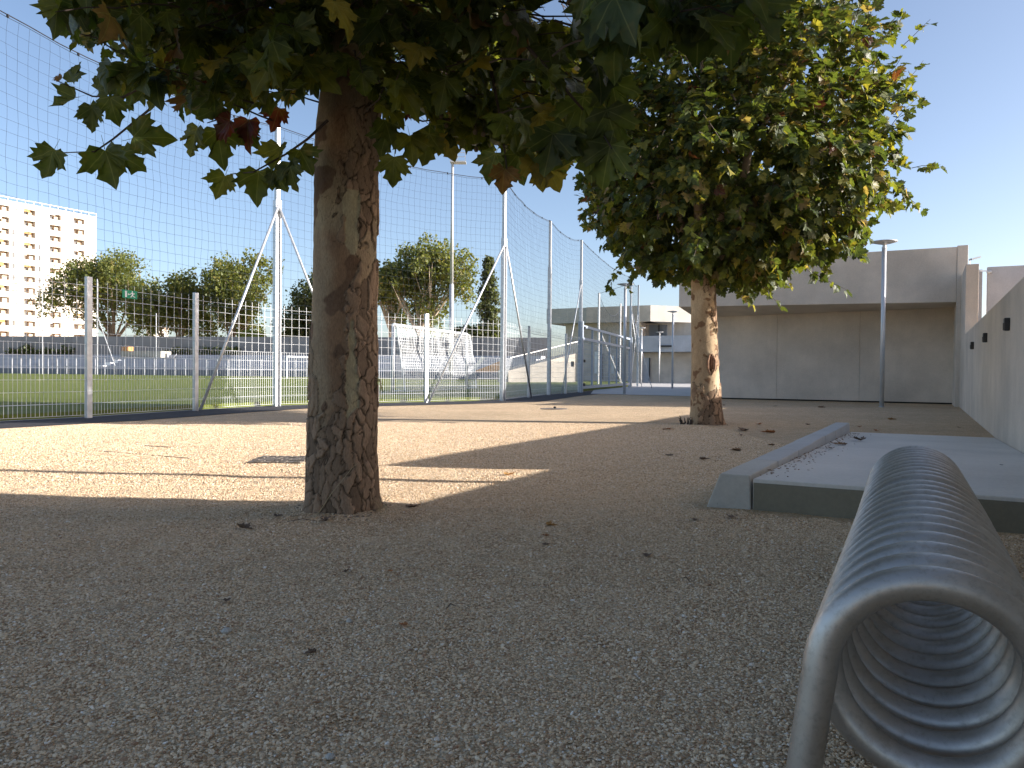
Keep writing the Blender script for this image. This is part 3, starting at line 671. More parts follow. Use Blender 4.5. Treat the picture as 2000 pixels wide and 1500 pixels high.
# ramp with stair railing (sunlit) right of the tall mast and timber slide
t = thing('stair_wing', AT(1060, 745, 60), 'sunlit cream stair wall with toothed railing rising to the right behind the fence', 'stairs')
s_a = AT(993, 741, 57); s_b = AT(1125, 745, 62); s_a[2] = s_b[2] = 0
za = AT(993, 724, 57)[2]; zb = AT(1125, 690, 62)[2]
dv = np.array([-(s_b - s_a)[1], (s_b - s_a)[0], 0]); dv /= np.linalg.norm(dv)
# turned a little to the sun
m = MB(); m.hexa([s_a, s_b, s_b + dv * 1.2, s_a + dv * 1.2, s_a + [0, 0, za], s_b + [0, 0, zb], s_b + dv * 1.2 + [0, 0, zb], s_a + dv * 1.2 + [0, 0, za]]); m.build('stair_wall', mat_concrete('stair_concrete', (.40, .37, .32)), t)
for k in range(30):
    u = k / 29; c = s_a + (s_b - s_a) * u; z = za + (zb - za) * u; MB().beam(c + [0, 0, z], c + [0.1, 0, z + .95], .045, .045).build('baluster', MAT['lamp'], t)
MB().beam(s_a + [.1, 0, za + .95], s_b + [.1, 0, zb + .95], .06, .06).build('handrail', MAT['lamp'], t)
c = AT(950, 726, 74)
t = thing('timber_ramp', (c[0], c[1], 0), 'orange timber wedge with white edge board behind the goal', 'ramp')
w0 = AT(922, 727, 74); w1 = AT(977, 727, 74); w2 = AT(977, 705, 74); w3 = AT(944, 703, 74)
MB().hexa([w0, w1, w1 + [0, 2, 0], w0 + [0, 2, 0], w0 + [0.01, 0, .03], w2, w2 + [0, 2, 0], w0 + [0.01, 2, .03]]).build('deck', MAT['wood'], t)
MB().beam(w0 + [0, -.1, 0], w3 + [0, -.1, .3], .12, .35).build('edge_board', MAT['white'], t)

# two-storey building at the back
tb = thing('clubhouse_building', AB(-6, 67.9), 'distant two-storey concrete building with deep roof fascia and ribbed blue-grey upper wall', 'building')
def abpx(x, b):
    d = _ray(x, 700); n = d[0] * WV[0] + d[1] * WV[1]; q = d * (b / n); return q[0] * PV[0] + q[1] * PV[1]
BB = 67.9
aL = abpx(1067, BB); aM = abpx(1145, BB); aR = abpx(1270, BB); aB = abpx(1243, BB)
def slabAB(a0, a1, b0, b1, z0, z1, name, mat, bev=0): return wallbox(b0, b1, z1, a0, a1, z0).build(name, mat, tb, bevel=bev)
slabAB(aL, aM - .02, BB, BB + 14, 5.62, 7.05, 'roof_fascia', MAT['conc_pale']); slabAB(aM, aR, BB - .1, BB + 14, 5.6, 7.07, 'roof_fascia', MAT['conc'])
c0 = AB(aR, BB - .1); c1 = c0 + np.array([.955, .296, 0]) * 9; bk = np.array([-.296, .955, 0]) * 6
MB().hexa([c0 + [0, 0, 5.6], c1 + [0, 0, 5.6], c1 + bk + [0, 0, 5.6], c0 + bk + [0, 0, 5.6], c0 + [0, 0, 7.07], c1 + [0, 0, 7.07], c1 + bk + [0, 0, 7.07], c0 + bk + [0, 0, 7.07]]).build('roof_fascia', MAT['conc_pale'], tb)
slabAB(aL + 1.5, aB, BB + 1.2, BB + 12, 0, 5.6, 'side_wall', MAT['conc'])
slabAB(aB, aR + 14, BB + 2.8, BB + 12, 2.8, 5.6, 'upper_wall', MAT['conc'])
na = 26
aa = np.linspace(aB + .3, abpx(1303, BB + 2.7), na)
for k in range(na - 1): slabAB(aa[k] + .015, aa[k + 1] - .05, BB + 2.72 - (.04 if k % 2 else 0), BB + 2.8, 3.9, 5.45, 'cladding_panel', MAT['ribbed'])
slabAB(aa[13], aa[13] + .09, BB + 2.6, BB + 2.68, 3.9, 5.45, 'frame', MAT['black'])
slabAB(aB, aR + 14, BB - .15, BB + 2.7, 2.82, 4.27, 'balcony_parapet', MAT['conc_skytint'])  # parapet colour carries the bluish cast of its shaded side
slabAB(aB, aR + 14, BB + 1.6, BB + 12, 0, 2.8, 'lower_wall', MAT['conc'])
slabAB(abpx(1255, BB + 1.6), abpx(1271, BB + 1.6), BB + 1.5, BB + 1.58, 0, 2.3, 'door', MAT['conc_skytint']); slabAB(abpx(1269, BB + 1.6), abpx(1271, BB + 1.6), BB + 1.4, BB + 1.48, .2, 2.3, 'door_frame', MAT['black'])
c = AB(abpx(1300, BB - .15), BB - .3, 3.25); MB().box(c, 1.2, .2, .14, PV, WV).build('wall_lamp', MAT['black'], tb)
for k, x in enumerate((1162, 1173, 1195, 1206)): slabAB(abpx(x, BB + 1.2), abpx(x + 5, BB + 1.2), BB + 1.1, BB + 1.18, .3 if k % 2 else .8, 2.9 - .2 * k, 'window', MAT['white'] if k % 2 == 0 else MAT['glassd'])

# apartment tower
ap_r = AT(188, 600, 211.3); ap_l = AT(0, 600, 190.0)
ad = (ap_r - ap_l); ad[2] = 0; adl = np.linalg.norm(ad); ad /= adl; an = np.array([ad[1], -ad[0], 0])   # an faces us
ap = thing('apartment_tower', (ap_r[0], ap_r[1], 0), 'tall white apartment block with rows of recessed balconies at the far left', 'building')
def apu(px):   # distance along facade from ap_l for a photo column
    d = _ray(px, 600); A_ = np.array([[d[0], -ad[0]], [d[1], -ad[1]]]); return np.linalg.solve(A_, ap_l[:2])[1]
APH = AT(188, 426, 211.3)[2]
FLH = 2.83; U0 = apu(-75); U1 = apu(188)
cols = [(apu(-62), apu(-40)), (apu(-8), apu(18)), (apu(47), apu(69)), (apu(97), apu(119)), (apu(144), apu(165))]
ntop = int((APH - 1.2) / FLH)
zrow = [APH - 2.35 - FLH * k for k in range(ntop)]   # opening bottoms
def apbox(u0, u1, d0, d1, z0, z1):   # d: depth behind the facade plane
    b = [ap_l + ad * u0 - an * d0, ap_l + ad * u1 - an * d0, ap_l + ad * u1 - an * d1, ap_l + ad * u0 - an * d1]
    for q_ in b: q_[2] = 0
    return [q_ + [0, 0, z0] for q_ in b] + [q_ + [0, 0, z1] for q_ in b]
OH = 1.35
m = MB(); edges = [U0] + [x for c_ in cols for x in c_] + [U1]
for k in range(0, len(edges), 2): m.hexa(apbox(edges[k], edges[k + 1], 0, 1.6, 0, APH))
for c_ in cols:
    prev = APH
    for z in zrow:
        m.hexa(apbox(c_[0] - .0, c_[1] + .0, .012, 1.6, z + OH, prev)); prev = z
    m.hexa(apbox(c_[0], c_[1], .012, 1.6, 0, prev))
m.hexa(apbox(U0, U1, 1.61, 13, 0, APH - .05)); m.build('wall', MAT['facade'], ap)
for c_ in cols:
    for r_, z in enumerate(zrow):
        o = MB().hexa(apbox(c_[0] + .02, c_[1] - .02, 1.50, 1.60, z + .01, z + OH - .01)).build('balcony', MAT['recess'], ap)
        k = random.random(); wdt = c_[1] - c_[0]
        if random.random() < .35: MB().hexa(apbox(c_[0] + .05, c_[0] + (.2 + .6 * k) * wdt, .3, .4, z + OH - .2 - .6 * random.random(), z + OH - .012)).build('blind', MAT['white'] if k < .6 else MAT['wood'], o)
        MB().hexa(apbox(c_[0] + .15 * wdt, c_[0] + (.35 + .3 * k) * wdt, 1.42, 1.49, z + .05, z + OH - .12)).build('window', MAT['glassd'], o)
        MB().hexa(apbox(c_[1] - .45 * wdt, c_[1] - .02 * wdt, .5 + .6 * k, 1.41, z + .012, z + OH - .25 - .3 * k)).build('balcony_screen', MAT['recess'], o)
for px_ in (31, 82, 133):
    u = apu(px_); MB().hexa(apbox(u, u + .22, -.05, -.003, 0, APH)).build('downpipe', mat_simple('tan_pipe', (.5, .4, .3), .8, var=.05), ap)
for px_ in (75, 24):
    for z in zrow[::1]:
        u = apu(px_); MB().hexa(apbox(u, u + .6, -.03, -.003, z + .1, z + OH)).build('window', MAT['glassd'] if random.random() < .6 else MAT['recess'], ap)
MB().hexa(apbox(U0, U1, -.15, 0.3, APH + .003, APH + .35)).build('roof_edge', MAT['facade'], ap)
MB().hexa(apbox(U0, U1, -.1, .0, APH + 1.05, APH + 1.25)).build('roof_rail', MAT['facade'], ap)
for k in range(17):
    u = U0 + (U1 - U0 - .2) * k / 16; MB().hexa(apbox(u, u + .15, -.08, .0, APH + .353, APH + 1.047)).build('rail_post', MAT['facade'], ap)

# far low buildings seen under the trees
for x0, x1, yt, D, l in [(286, 300, 640, 190, 'small pale tower glimpsed under the far trees'), (560, 600, 645, 200, 'pale low house glimpsed behind the far wall left of the big trunk')]:
    a = AT(x0, 700, D); b = AT(x1, 700, D); z = AT(x0, yt, D)[2]
    tt = thing('distant_house', (a[0], a[1], 0), l, 'building')
    MB().hexa([(a[0], a[1], 0), (b[0], b[1], 0), (b[0], b[1] + 8, 0), (a[0], a[1] + 8, 0), (a[0], a[1], z), (b[0], b[1], z), (b[0], b[1] + 8, z), (a[0], a[1] + 8, z)]).build('wall', MAT['facade'], tt)
    MB().hexa([(a[0] - .4, a[1] - .4, z + .003), (b[0] + .4, b[1] - .4, z + .003), (b[0] + .4, b[1] + 8, z + .003), (a[0] - .4, a[1] + 8, z + .003), (a[0] - .2, a[1] - .2, z + .5), (b[0] + .2, b[1] - .2, z + .5), (b[0] + .2, b[1] + 8, z + .5), (a[0] - .2, a[1] + 8, z + .5)]).build('roof', MAT['recess'], tt)

# ================================================================== LEAVES
HALF = [(-.10, -.06), (-.27, -.13), (-.36, -.02), (-.53, .04), (-.47, .16), (-.58, .24), (-.52, .33), (-.68, .53), (-.50, .50), (-.44, .60), (-.29, .47), (-.28, .60), (-.36, .72), (-.19, .78), (-.13, .90), (0, 1.04)]
OUT = [(0, 0)] + HALF + [(-x, y) for x, y in HALF[:-1][::-1]]
def leaf_template(seed):
    r = np.random.default_rng(seed); P = np.array([(0, .14)] + OUT, float); n = len(OUT)
    P[1:] += r.normal(0, .018, (n, 2)); fold = r.uniform(.05, .45); droop = r.uniform(.05, .5); cup = r.uniform(-.3, .25); tw = r.uniform(-.25, .25)
    x, y = P[:, 0], P[:, 1]
    z = np.abs(x) * fold - droop * np.clip(y, 0, 2) ** 2 - cup * x * x + tw * x * y + r.normal(0, .022, n + 1)
    V_ = np.stack([x, y, z], 1)
    T_ = [(0, 1 + i, 1 + (i + 1) % n) for i in range(n)]
    # petiole
    k = len(V_); V_ = np.vstack([V_, [(-.010, .0, 0), (.010, .0, 0), (.004, -.38, -.06), (-.006, -.38, -.06)]]); T_ += [(k, k + 1, k + 2), (k, k + 2, k + 3)]
    return V_, np.array(T_), np.vstack([P, [(0, 0)] * 4])
def leaf_template2(seed):
    r = np.random.default_rng(seed); out = np.array(OUT, float); n = len(out); out += r.normal(0, .016, (n, 2)); c = np.array([0, .16])
    fold = r.uniform(.05, .5); droop = r.uniform(.0, .55); cup = r.uniform(-.5, .6); tw = r.uniform(-.4, .4); ph = r.uniform(0, 6.28, 3); wav = r.uniform(.02, .07)
    P = np.vstack([[c], c + (out - c) * .38, c + (out - c) * .72, out]); x, y = P[:, 0], P[:, 1]; rad = np.hypot(x, y - .3)
    z = np.abs(x) * fold - droop * np.clip(y, 0, 2) ** 2 + cup * rad ** 2.5 + tw * x * y + wav * np.sin(9 * x + ph[0]) * np.sin(8 * y + ph[1]) * (.3 + rad) * 2
    z[1 + 2 * n:] += r.normal(0, .035, n)
    V_ = np.stack([x, y, z], 1); T_ = []
    for i in range(n):
        j = (i + 1) % n; T_.append((0, 1 + i, 1 + j))
        for q in (0, 1):
            a = 1 + q * n; b = a + n; T_ += [(a + i, b + i, b + j), (a + i, b + j, a + j)]
    k = len(V_); V_ = np.vstack([V_, [(-.010, .0, 0), (.010, .0, 0), (.004, -.38, -.06), (-.006, -.38, -.06)]]); T_ += [(k, k + 1, k + 2), (k, k + 2, k + 3)]
    return V_, np.array(T_), np.vstack([P, [(0, 0)] * 4])
NT = 12; TPL_SIMPLE = [leaf_template(100 + k) for k in range(NT)]; TPL_FINE = [leaf_template2(200 + k) for k in range(NT)]; TPL = TPL_FINE
PAL = [((.056, .074, .018), .50), ((.036, .052, .015), .27), ((.095, .108, .022), .16), ((.17, .14, .03), .04), ((.13, .075, .035), .026), ((.115, .028, .018), .004)]
def pick_col(n, r, pal=PAL):
    k = r.choice(len(pal), n, p=np.array([p[1] for p in pal]) / sum(p[1] for p in pal))
    c = np.array([p[0] for p in pal])[k]; return c * r.uniform(.8, 1.25, (n, 1))
def frames(axis_, normal):
    a = axis_ / np.linalg.norm(axis_, axis=1, keepdims=True); n = normal - a * (a * normal).sum(1, keepdims=True)
    n /= np.linalg.norm(n, axis=1, keepdims=True) + 1e-9; s = np.cross(a, n); return np.stack([s, a, n], 2)   # columns
def leaves_mesh(name, base, R, size, tid, col, mat):
    Vs, Ts, Us, Cs = [], [], [], []; off = 0
    for k in range(NT):
        s = np.where(tid == k)[0]
        if not len(s): continue
        v, t, u = TPL[k]; nv = len(v)
        W_ = np.einsum('nij,vj->nvi', R[s], v) * size[s][:, None, None] + base[s][:, None, :]
        Vs.append(W_.reshape(-1, 3)); Ts.append((t[None] + (np.arange(len(s)) * nv)[:, None, None] + off).reshape(-1, 3))
        Us.append(np.tile(u, (len(s), 1))); Cs.append(np.repeat(col[s], nv, 0)); off += nv * len(s)
    return fastmesh(name, np.concatenate(Vs), np.concatenate(Ts), mat, np.concatenate(Us), np.concatenate(Cs), TPL is TPL_FINE)
leaf_cache = {}
def leaf_obj(parent, base, R, size, k, c, pal_i):
    key = (k, pal_i)
    if key not in leaf_cache:
        v, t, u = TPL[k]; leaf_cache[key] = fastmesh('leaf', v, t, MAT['leaf'], u, np.tile(c, (len(v), 1)), TPL is TPL_FINE)
    o = bpy.data.objects.new('leaf', leaf_cache[key]); COL.objects.link(o); o.parent = parent
    Mx = Matrix(R.tolist()).to_4x4() @ Matrix.Scale(float(size), 4); Mx.translation = Vector((base - np.array(origin(parent))).tolist()); o.matrix_basis = Mx
    return o
# leaves grow along twigs
def twig_leaves(r, s, e, n, size, droop=.75, t0=.15):
    s = np.array(s, float); e = np.array(e, float); d = e - s; L = np.linalg.norm(d); d /= L
    out = []; sidev = np.cross(d, [0, 0, 1.]); sidev /= np.linalg.norm(sidev) + 1e-6
    for i in range(n):
        t = t0 + (1 - t0) * (i + r.uniform(0, .6)) / n; p = s + d * L * t - np.array([0, 0, 1]) * .15 * L * t * t
        ax = sidev * (1 if i % 2 else -1) * r.uniform(.2, 1) + d * r.uniform(.1, .9) + np.array([0, 0, -droop * r.uniform(.5, 1.5)]) + r.normal(0, .25, 3)
        ax /= np.linalg.norm(ax); nrm = np.array([0, 0, 1.]) * r.uniform(.2, 1) + d * r.uniform(-.2, .9) + r.normal(0, .35, 3)
        sz = size * r.uniform(.62, 1.12); out.append((p + ax * sz * .38, ax, nrm, sz))
    return out
def twig_tube(m, s, e, r0, r1, n=4, seg=5, sagf=.15, wob=.02, r=rng):
    s = np.array(s, float); e = np.array(e, float); L = np.linalg.norm(e - s); pts = []
    for i in range(seg + 1):
        t = i / seg; pts.append(s + (e - s) * t - np.array([0, 0, 1]) * sagf * L * t * t + r.normal(0, wob * L, 3) * (0 < i < seg))
    m.tube(pts, list(np.linspace(r0, r1, seg + 1)), n, False); return pts

# ------------------------------------------------------------------ bark trunk
def bark_trunk(name, parent, base, prof, lean, zmax, res_t, res_z, pal, seed, scaly, flake=(16, 7.5), amp=.006, strip=None):
    """prof: list of (z, radius); pal: smooth, pale, brown, flake colours; scaly(theta,z)->0..1"""
    zs = np.linspace(-.06, zmax, res_z); th = np.linspace(0, 2 * math.pi, res_t, endpoint=False)
    pz = [p[0] for p in prof]; pr = [p[1] for p in prof]
    V_ = np.zeros((res_z, res_t, 3)); C_ = np.zeros((res_z, res_t, 3)); o = Vector((seed * 13.7, seed * 3.1, seed * 7.7))
    sm, pale, brown, flk = [np.array(c) for c in pal]
    for i, z in enumerate(zs):
        r0 = np.interp(z, pz, pr)
        for j, t in enumerate(th):
            ct, st = math.cos(t), math.sin(t)
            flare = 1 + .10 * math.exp(-max(z, 0) / .12) * math.sin(5 * t + seed)
            r = r0 * flare * (1 + .035 * mn.noise(Vector((ct * 1.3, st * 1.3, z * 1.1)) + o))
            p = Vector((ct * r0, st * r0, z)) + o
            wv_ = mn.noise_vector(p * 7) * .055 + mn.noise_vector(p * 26) * .016
            q = p + wv_; vq = Vector((q.x * flake[0], q.y * flake[0], q.z * flake[1]))
            dist, pts_ = mn.voronoi(vq); c0 = pts_[0]
            cc = Vector((c0.x / flake[0], c0.y / flake[0], c0.z / flake[1])); rel = cc - o
            tc = math.atan2(rel.y, rel.x); ms = scaly(tc, rel.z) + .55 * mn.noise(cc * 3.1 + Vector((5, 5, 5)))
            hsh = mn.cell(c0 * 3.7 + Vector((.5, .5, .5))); hsh = abs(hsh)
            edge = dist[1] - dist[0]
            n1 = mn.noise(p * 2.3 + Vector((9, 1, 2))); n2 = mn.noise(p * 6.0 + Vector((1, 8, 2))); n3 = mn.noise(p * 19 + Vector((3, 3, 8)))
            base_c = sm.copy()
            pk = min(1, max(0, (n1 - .12) * 5)) * (.45 if strip else 1)
            if strip:
                dc_ = (t - 2 * math.pi + 1.62) + .35 * n1 + .12 * n3
                if abs(dc_) < .5 and z > .35 + .3 * n2: base_c = base_c + (np.array((.27, .165, .10)) - base_c) * min(1, (.5 - abs(dc_)) * 3) * .85
                dt_ = abs(t - 2 * math.pi - strip[0]) + .22 * n2 + .10 * n3 - .10 * n1
                if dt_ < strip[1] and strip[2] < z + .2 * n2 < strip[3]: pk = 1.0; 
            base_c = base_c + (pale - base_c) * pk
            # dropped-flake patches on smooth bark
            bp = n2 + .35 * n3
            if bp > .30: base_c = base_c + (brown - base_c) * min(1, (bp - .30) * 12)
            dz = 0
            if strip and pk == 1.0: ms -= .42
            if ms > .5:
                k_ = min(1, (ms - .5) * 6 + .4)
                fc = flk * (.68 + .75 * hsh) + (brown - flk) * (.35 * max(0, n1))
                base_c = base_c + (fc - base_c) * k_; dz = amp * (.35 + hsh) * min(1, edge * 9)
                ew = .085 + .10 * n1 + .06 * n3
                if edge < ew: base_c = base_c * (.10 + .90 * (edge / ew))
            elif ms > .40 and edge < .05: base_c = base_c * .6
            r += dz + .0022 * n3 + .005 * n1
            lx, ly = lean(z); V_[i, j] = (base[0] + lx + ct * r, base[1] + ly + st * r, z); C_[i, j] = base_c
    idx_ = np.arange(res_z * res_t).reshape(res_z, res_t); nx_ = np.roll(idx_, -1, 1)
    q_ = np.stack([idx_[:-1], nx_[:-1], nx_[1:], idx_[1:]], -1).reshape(-1, 4)
    T_ = np.concatenate([q_[:, [0, 1, 2]], q_[:, [0, 2, 3]]])
    me = fastmesh(name, V_.reshape(-1, 3) - np.array(origin(parent)), T_, MAT['bark'], None, C_.reshape(-1, 3), True)
    ob = bpy.data.objects.new(name, me); COL.objects.link(ob); ob.parent = parent; return ob

# ================================================================== PLANE TREE ONE (near)
t1 = thing('plane_tree', (T1[0], T1[1], 0), 'near plane tree with thick mottled trunk and large drooping leaves at the upper left', 'tree')
def sc1(t, z):
    # facing the yard: t=-90deg is towards the camera; scaly low down and on the right flank
    s = .15 + .75 * math.exp(-max(0, z - .25) / .8)
    s += .42 * max(0, math.cos(t + .35)) + .10 * math.cos(t - .9)
    return s
bark_trunk('trunk', t1, T1, [(-.1, .245), (0, .222), (.12, .205), (.35, .196), (.9, .190), (1.6, .183), (2.2, .182), (2.5, .178), (3.2, .13), (4.4, .11), (5.6, .05)],
           lambda z: (.004 * z + (max(0, z - 2.2) ** 1.3) * .10, .02 * z), 5.6, 250, 820,
           [(.35, .265, .175), (.42, .37, .245), (.18, .115, .075), (.275, .195, .135)], 1, sc1, flake=(19, 6.0), amp=.011, strip=(-1.12, .13, .55, 1.8))
def env_main(x):
    xs = [-900, -300, 40, 95, 130, 190, 230, 330, 420, 560, 600, 680, 740, 800, 900, 950, 1010, 1080, 1120, 1190, 1212, 1235, 1300, 3000]
    ys = [-900, -700, -140, -10, 40, 110, 150, 180, 175, 165, 120, 90, 150, 215, 220, 245, 290, 290, 285, 265, 180, -40, -160, -900]
    return np.interp(x, xs, ys)
def env_near(x):
    return np.interp(x, [-900, 1000, 1140, 1165, 1230, 1330, 1460, 1500, 1525, 1560, 3000], [-300, -200, -160, 10, 45, 20, 40, 10, -50, -200, -900])
r1 = np.random.default_rng(21); L1 = []; tw1 = MB(); n_ok = 0
CC = np.array([-.75, 4.6]); tries = 0
while n_ok < 470 and tries < 40000:
    tries += 1
    ang = r1.uniform(0, 2 * math.pi); rad = 3.4 * math.sqrt(r1.uniform(0.01, 1)); z = r1.uniform(1.75, 6.4)
    e = np.array([CC[0] + rad * math.cos(ang), CC[1] + rad * math.sin(ang), z])
    if rad > 3.45 * math.sqrt(max(0.05, 1 - ((z - 3.1) / 3.6) ** 2)): continue
    low = 0
    if e[1] > .9:
        x, y = PX(e); near = e[1] < 3.15
        lim = env_near(x) if near else env_main(x)
        if y > lim - 8: continue
        if e[1] < 1.9: continue
        low = -600 < y and -200 < x < 2200
    elif z < 2.6: continue
    if not low and r1.uniform() < .60: continue
    hd = e - np.array([T1[0], T1[1], e[2]]); hl = np.linalg.norm(hd); hd /= hl + 1e-6
    Lt = r1.uniform(.35, .75); s = e - hd * Lt - np.array([0, 0, r1.uniform(-.25, .2)])
    twig_tube(tw1, s, e, .006, .0025, r=r1)
    L1 += twig_leaves(r1, s, e, int(r1.integers(6, 10)), .165, .9); n_ok += 1
# hero sprays, measured against the photo but placed at their own depth in the crown
def sp(x, y, Y): return AT(x, y, Y)
SPR = [
    ([(340, 150), (290, 215), (220, 272), (185, 296), (125, 298)], 4.35, [(106, 292, 200, .17, 0), (205, 292, 165, .215, 0), (232, 300, 120, .16, 0), (262, 270, 80, .2, 0), (180, 210, 190, .13, 0)]),
    ([(350, 130), (240, 190), (180, 188), (112, 158)], 4.5, [(140, 160, 20, .13, 0), (150, 190, 240, .15, 0), (176, 205, 180, .14, 0), (190, 175, 60, .12, 0), (215, 190, 170, .15, 0), (118, 155, 300, .05, 4)]),
    ([(640, 235), (600, 272), (560, 300), (495, 336), (450, 340)], 4.25, [(440, 342, 200, .14, 2), (505, 335, 180, .19, 0), (535, 332, 150, .13, 0), (548, 285, 190, .16, 2), (585, 292, 150, .15, 0), (566, 318, 170, .15, 0)]),
    ([(520, 120), (480, 170), (430, 232), (405, 240)], 4.4, [(385, 250, 200, .16, 2), (425, 255, 170, .2, 0), (452, 235, 240, .16, 5), (486, 235, 190, .17, 5), (480, 250, 150, .13, 0), (545, 212, 200, .13, 5)]),
    ([(745, 140), (762, 200), (776, 262), (772, 300)], 4.3, [(770, 308, 185, .15, 2), (758, 250, 200, .16, 0), (752, 235, 160, .13, 0), (800, 265, 170, .16, 2), (838, 262, 190, .17, 2), (870, 262, 160, .15, 3), (905, 235, 180, .14, 2)]),
    ([(960, 140), (975, 220), (985, 290), (990, 330)], 3.9, [(985, 330, 185, .13, 4), (968, 300, 200, .15, 0), (1012, 300, 170, .15, 0), (1045, 305, 165, .17, 3), (1062, 312, 150, .17, 3), (1000, 250, 160, .16, 0), (1030, 262, 190, .14, 3)]),
    ([(1020, 80), (1100, 170), (1170, 250), (1195, 290)], 3.45, [(1192, 282, 190, .19, 0), (1150, 260, 175, .2, 0), (1110, 250, 200, .19, 0), (1185, 215, 160, .2, 0), (1195, 160, 170, .18, 0), (1140, 190, 190, .2, 0), (1165, 120, 170, .18, 1), (1080, 260, 190, .18, 1)]),
    ([(1560, -120), (1400, -40), (1280, 0), (1190, 10)], 2.7, [(1205, 40, 185, .19, 0), (1180, -5, 200, .17, 1), (1265, 10, 170, .19, 0), (1310, 0, 190, .19, 0), (1365, 10, 180, .2, 1), (1420, 5, 170, .2, 0), (1462, 0, 150, .17, 0), (1235, -10, 180, .2, 1), (1340, -30, 170, .2, 0)]),
]
HERO = []
for pl, Y, lv in SPR:
    P3 = [sp(x, y, Y + .12 * k * (-1) ** k * .3) for k, (x, y) in enumerate(pl)]
    tw1.tube(P3, list(np.linspace(.009, .003, len(P3))), 5, False)
    for (x, y, deg, sz, ci) in lv:
        b_ = sp(x, y, Y + r1.uniform(-.08, .08)); a = math.radians(deg)
        ax = np.array([math.sin(a), r1.uniform(-.25, .25), math.cos(a)]); nr_ = np.array([r1.uniform(-.4, .4), -1, r1.uniform(-.1, .6)])
        HERO.append((b_, ax, nr_, sz * 1.03, ci))
n_in = 0; tries = 0
while n_in < 350 and tries < 60000:
    tries += 1
    e = np.array([r1.uniform(-3.9, 2.3), r1.uniform(2.2, 6.2), r1.uniform(2.0, 3.9)])
    x, y = PX(e)
    if not (-60 < x < 1560): continue
    lim = env_near(x) if e[1] < 3.15 else env_main(x)
    if y > lim - 4 or y < -420: continue
    hd = e - np.array([T1[0], T1[1], e[2]]); hl = np.linalg.norm(hd)
    if hl > 3.3 or hl < .45: continue
    hd /= hl; Lt = r1.uniform(.3, .65); s = e - hd * Lt - np.array([0, 0, r1.uniform(-.3, .05)])
    twig_tube(tw1, s, e, .0055, .0022, r=r1); L1 += twig_leaves(r1, s, e, int(r1.integers(6, 10)), .165, 1.0); n_in += 1
nB = len(L1)
base = np.array([l[0] for l in L1] + [h[0] for h in HERO]); axs = np.array([l[1] for l in L1] + [h[1] for h in HERO]); nrm = np.array([l[2] for l in L1] + [h[2] for h in HERO])
size = np.array([l[3] for l in L1] + [h[3] for h in HERO]); R_ = frames(axs, nrm); tid = r1.integers(0, NT, len(base)); col = pick_col(len(base), r1)
for i, h in enumerate(HERO): col[nB + i] = np.array(PAL[h[4]][0]) * 1.05
cen = base + R_[:, :, 1] * size[:, None] * .45
def clear_mask(cen):
    m_ = np.ones(len(cen), bool)
    d_trunk = np.hypot(cen[:, 0] - T1[0], cen[:, 1] - T1[1]); m_ &= ~((d_trunk < .22) & (cen[:, 2] < 2.6))
    m_ &= np.linalg.norm(cen - np.array([0, 0, H]), axis=1) > 1.5
    return m_
def trim_env(cen, tip):
    m_ = np.ones(len(cen), bool)
    for i in range(len(cen)):
        if i >= nB: continue
        c = tip[i]
        if c[1] > 1.2:
            x, y = PX(c); near = c[1] < 3.15; lim = env_near(x) if near else env_main(x)
            if y > lim + 70 and -100 < x < 2100: m_[i] = False
            x, y = PX(cen[i]); lim = env_near(x) if near else env_main(x)
            if y > lim + 45 and -100 < x < 2100: m_[i] = False
            for q_ in (cen[i], c, .5 * (c + cen[i])):
                x, y = PX(q_)
                if 1040 < x < 1142 and -25 < y < 62 + (1142 - x) * .1: m_[i] = False
    return m_
tip = base + R_[:, :, 1] * size[:, None]
keep = clear_mask(cen) & trim_env(cen, tip)
def split_top(cen, keep, must, n=300):
    v = cen - np.array([0, 0, H]); dep = v @ CF; x = 1000 + F * (v @ CR) / np.maximum(dep, .1); y = 750 - F * (v @ CU) / np.maximum(dep, .1)
    inn_ = keep & (dep > .5) & (x > 0) & (x < 2000) & (y > 5) & (y < 1500)
    score = size_cur / np.maximum(dep, .1); score = np.where(inn_, score, -1); score[must] += 10
    o_ = np.argsort(-score)[:n]; o_ = o_[score[o_] > 0]; sel = np.zeros(len(cen), bool); sel[o_] = True; return sel
size_cur = size; must = np.zeros(len(base), bool); must[nB:] = True
sel = split_top(cen, keep, must)
rest = keep & ~sel
ob = bpy.data.objects.new('leaf_mass', leaves_mesh('leaf_mass', base[rest] - np.array(origin(t1)), R_[rest], size[rest], tid[rest], col[rest], MAT['leaf'])); COL.objects.link(ob); ob.parent = t1; tag(ob, kind='stuff')
palq = np.array([p[0] for p in PAL])
for i in np.where(sel)[0]:
    pi = int(np.argmin(np.linalg.norm(palq - col[i], axis=1))); leaf_obj(t1, base[i], R_[i], size[i], int(tid[i]), palq[pi], pi)
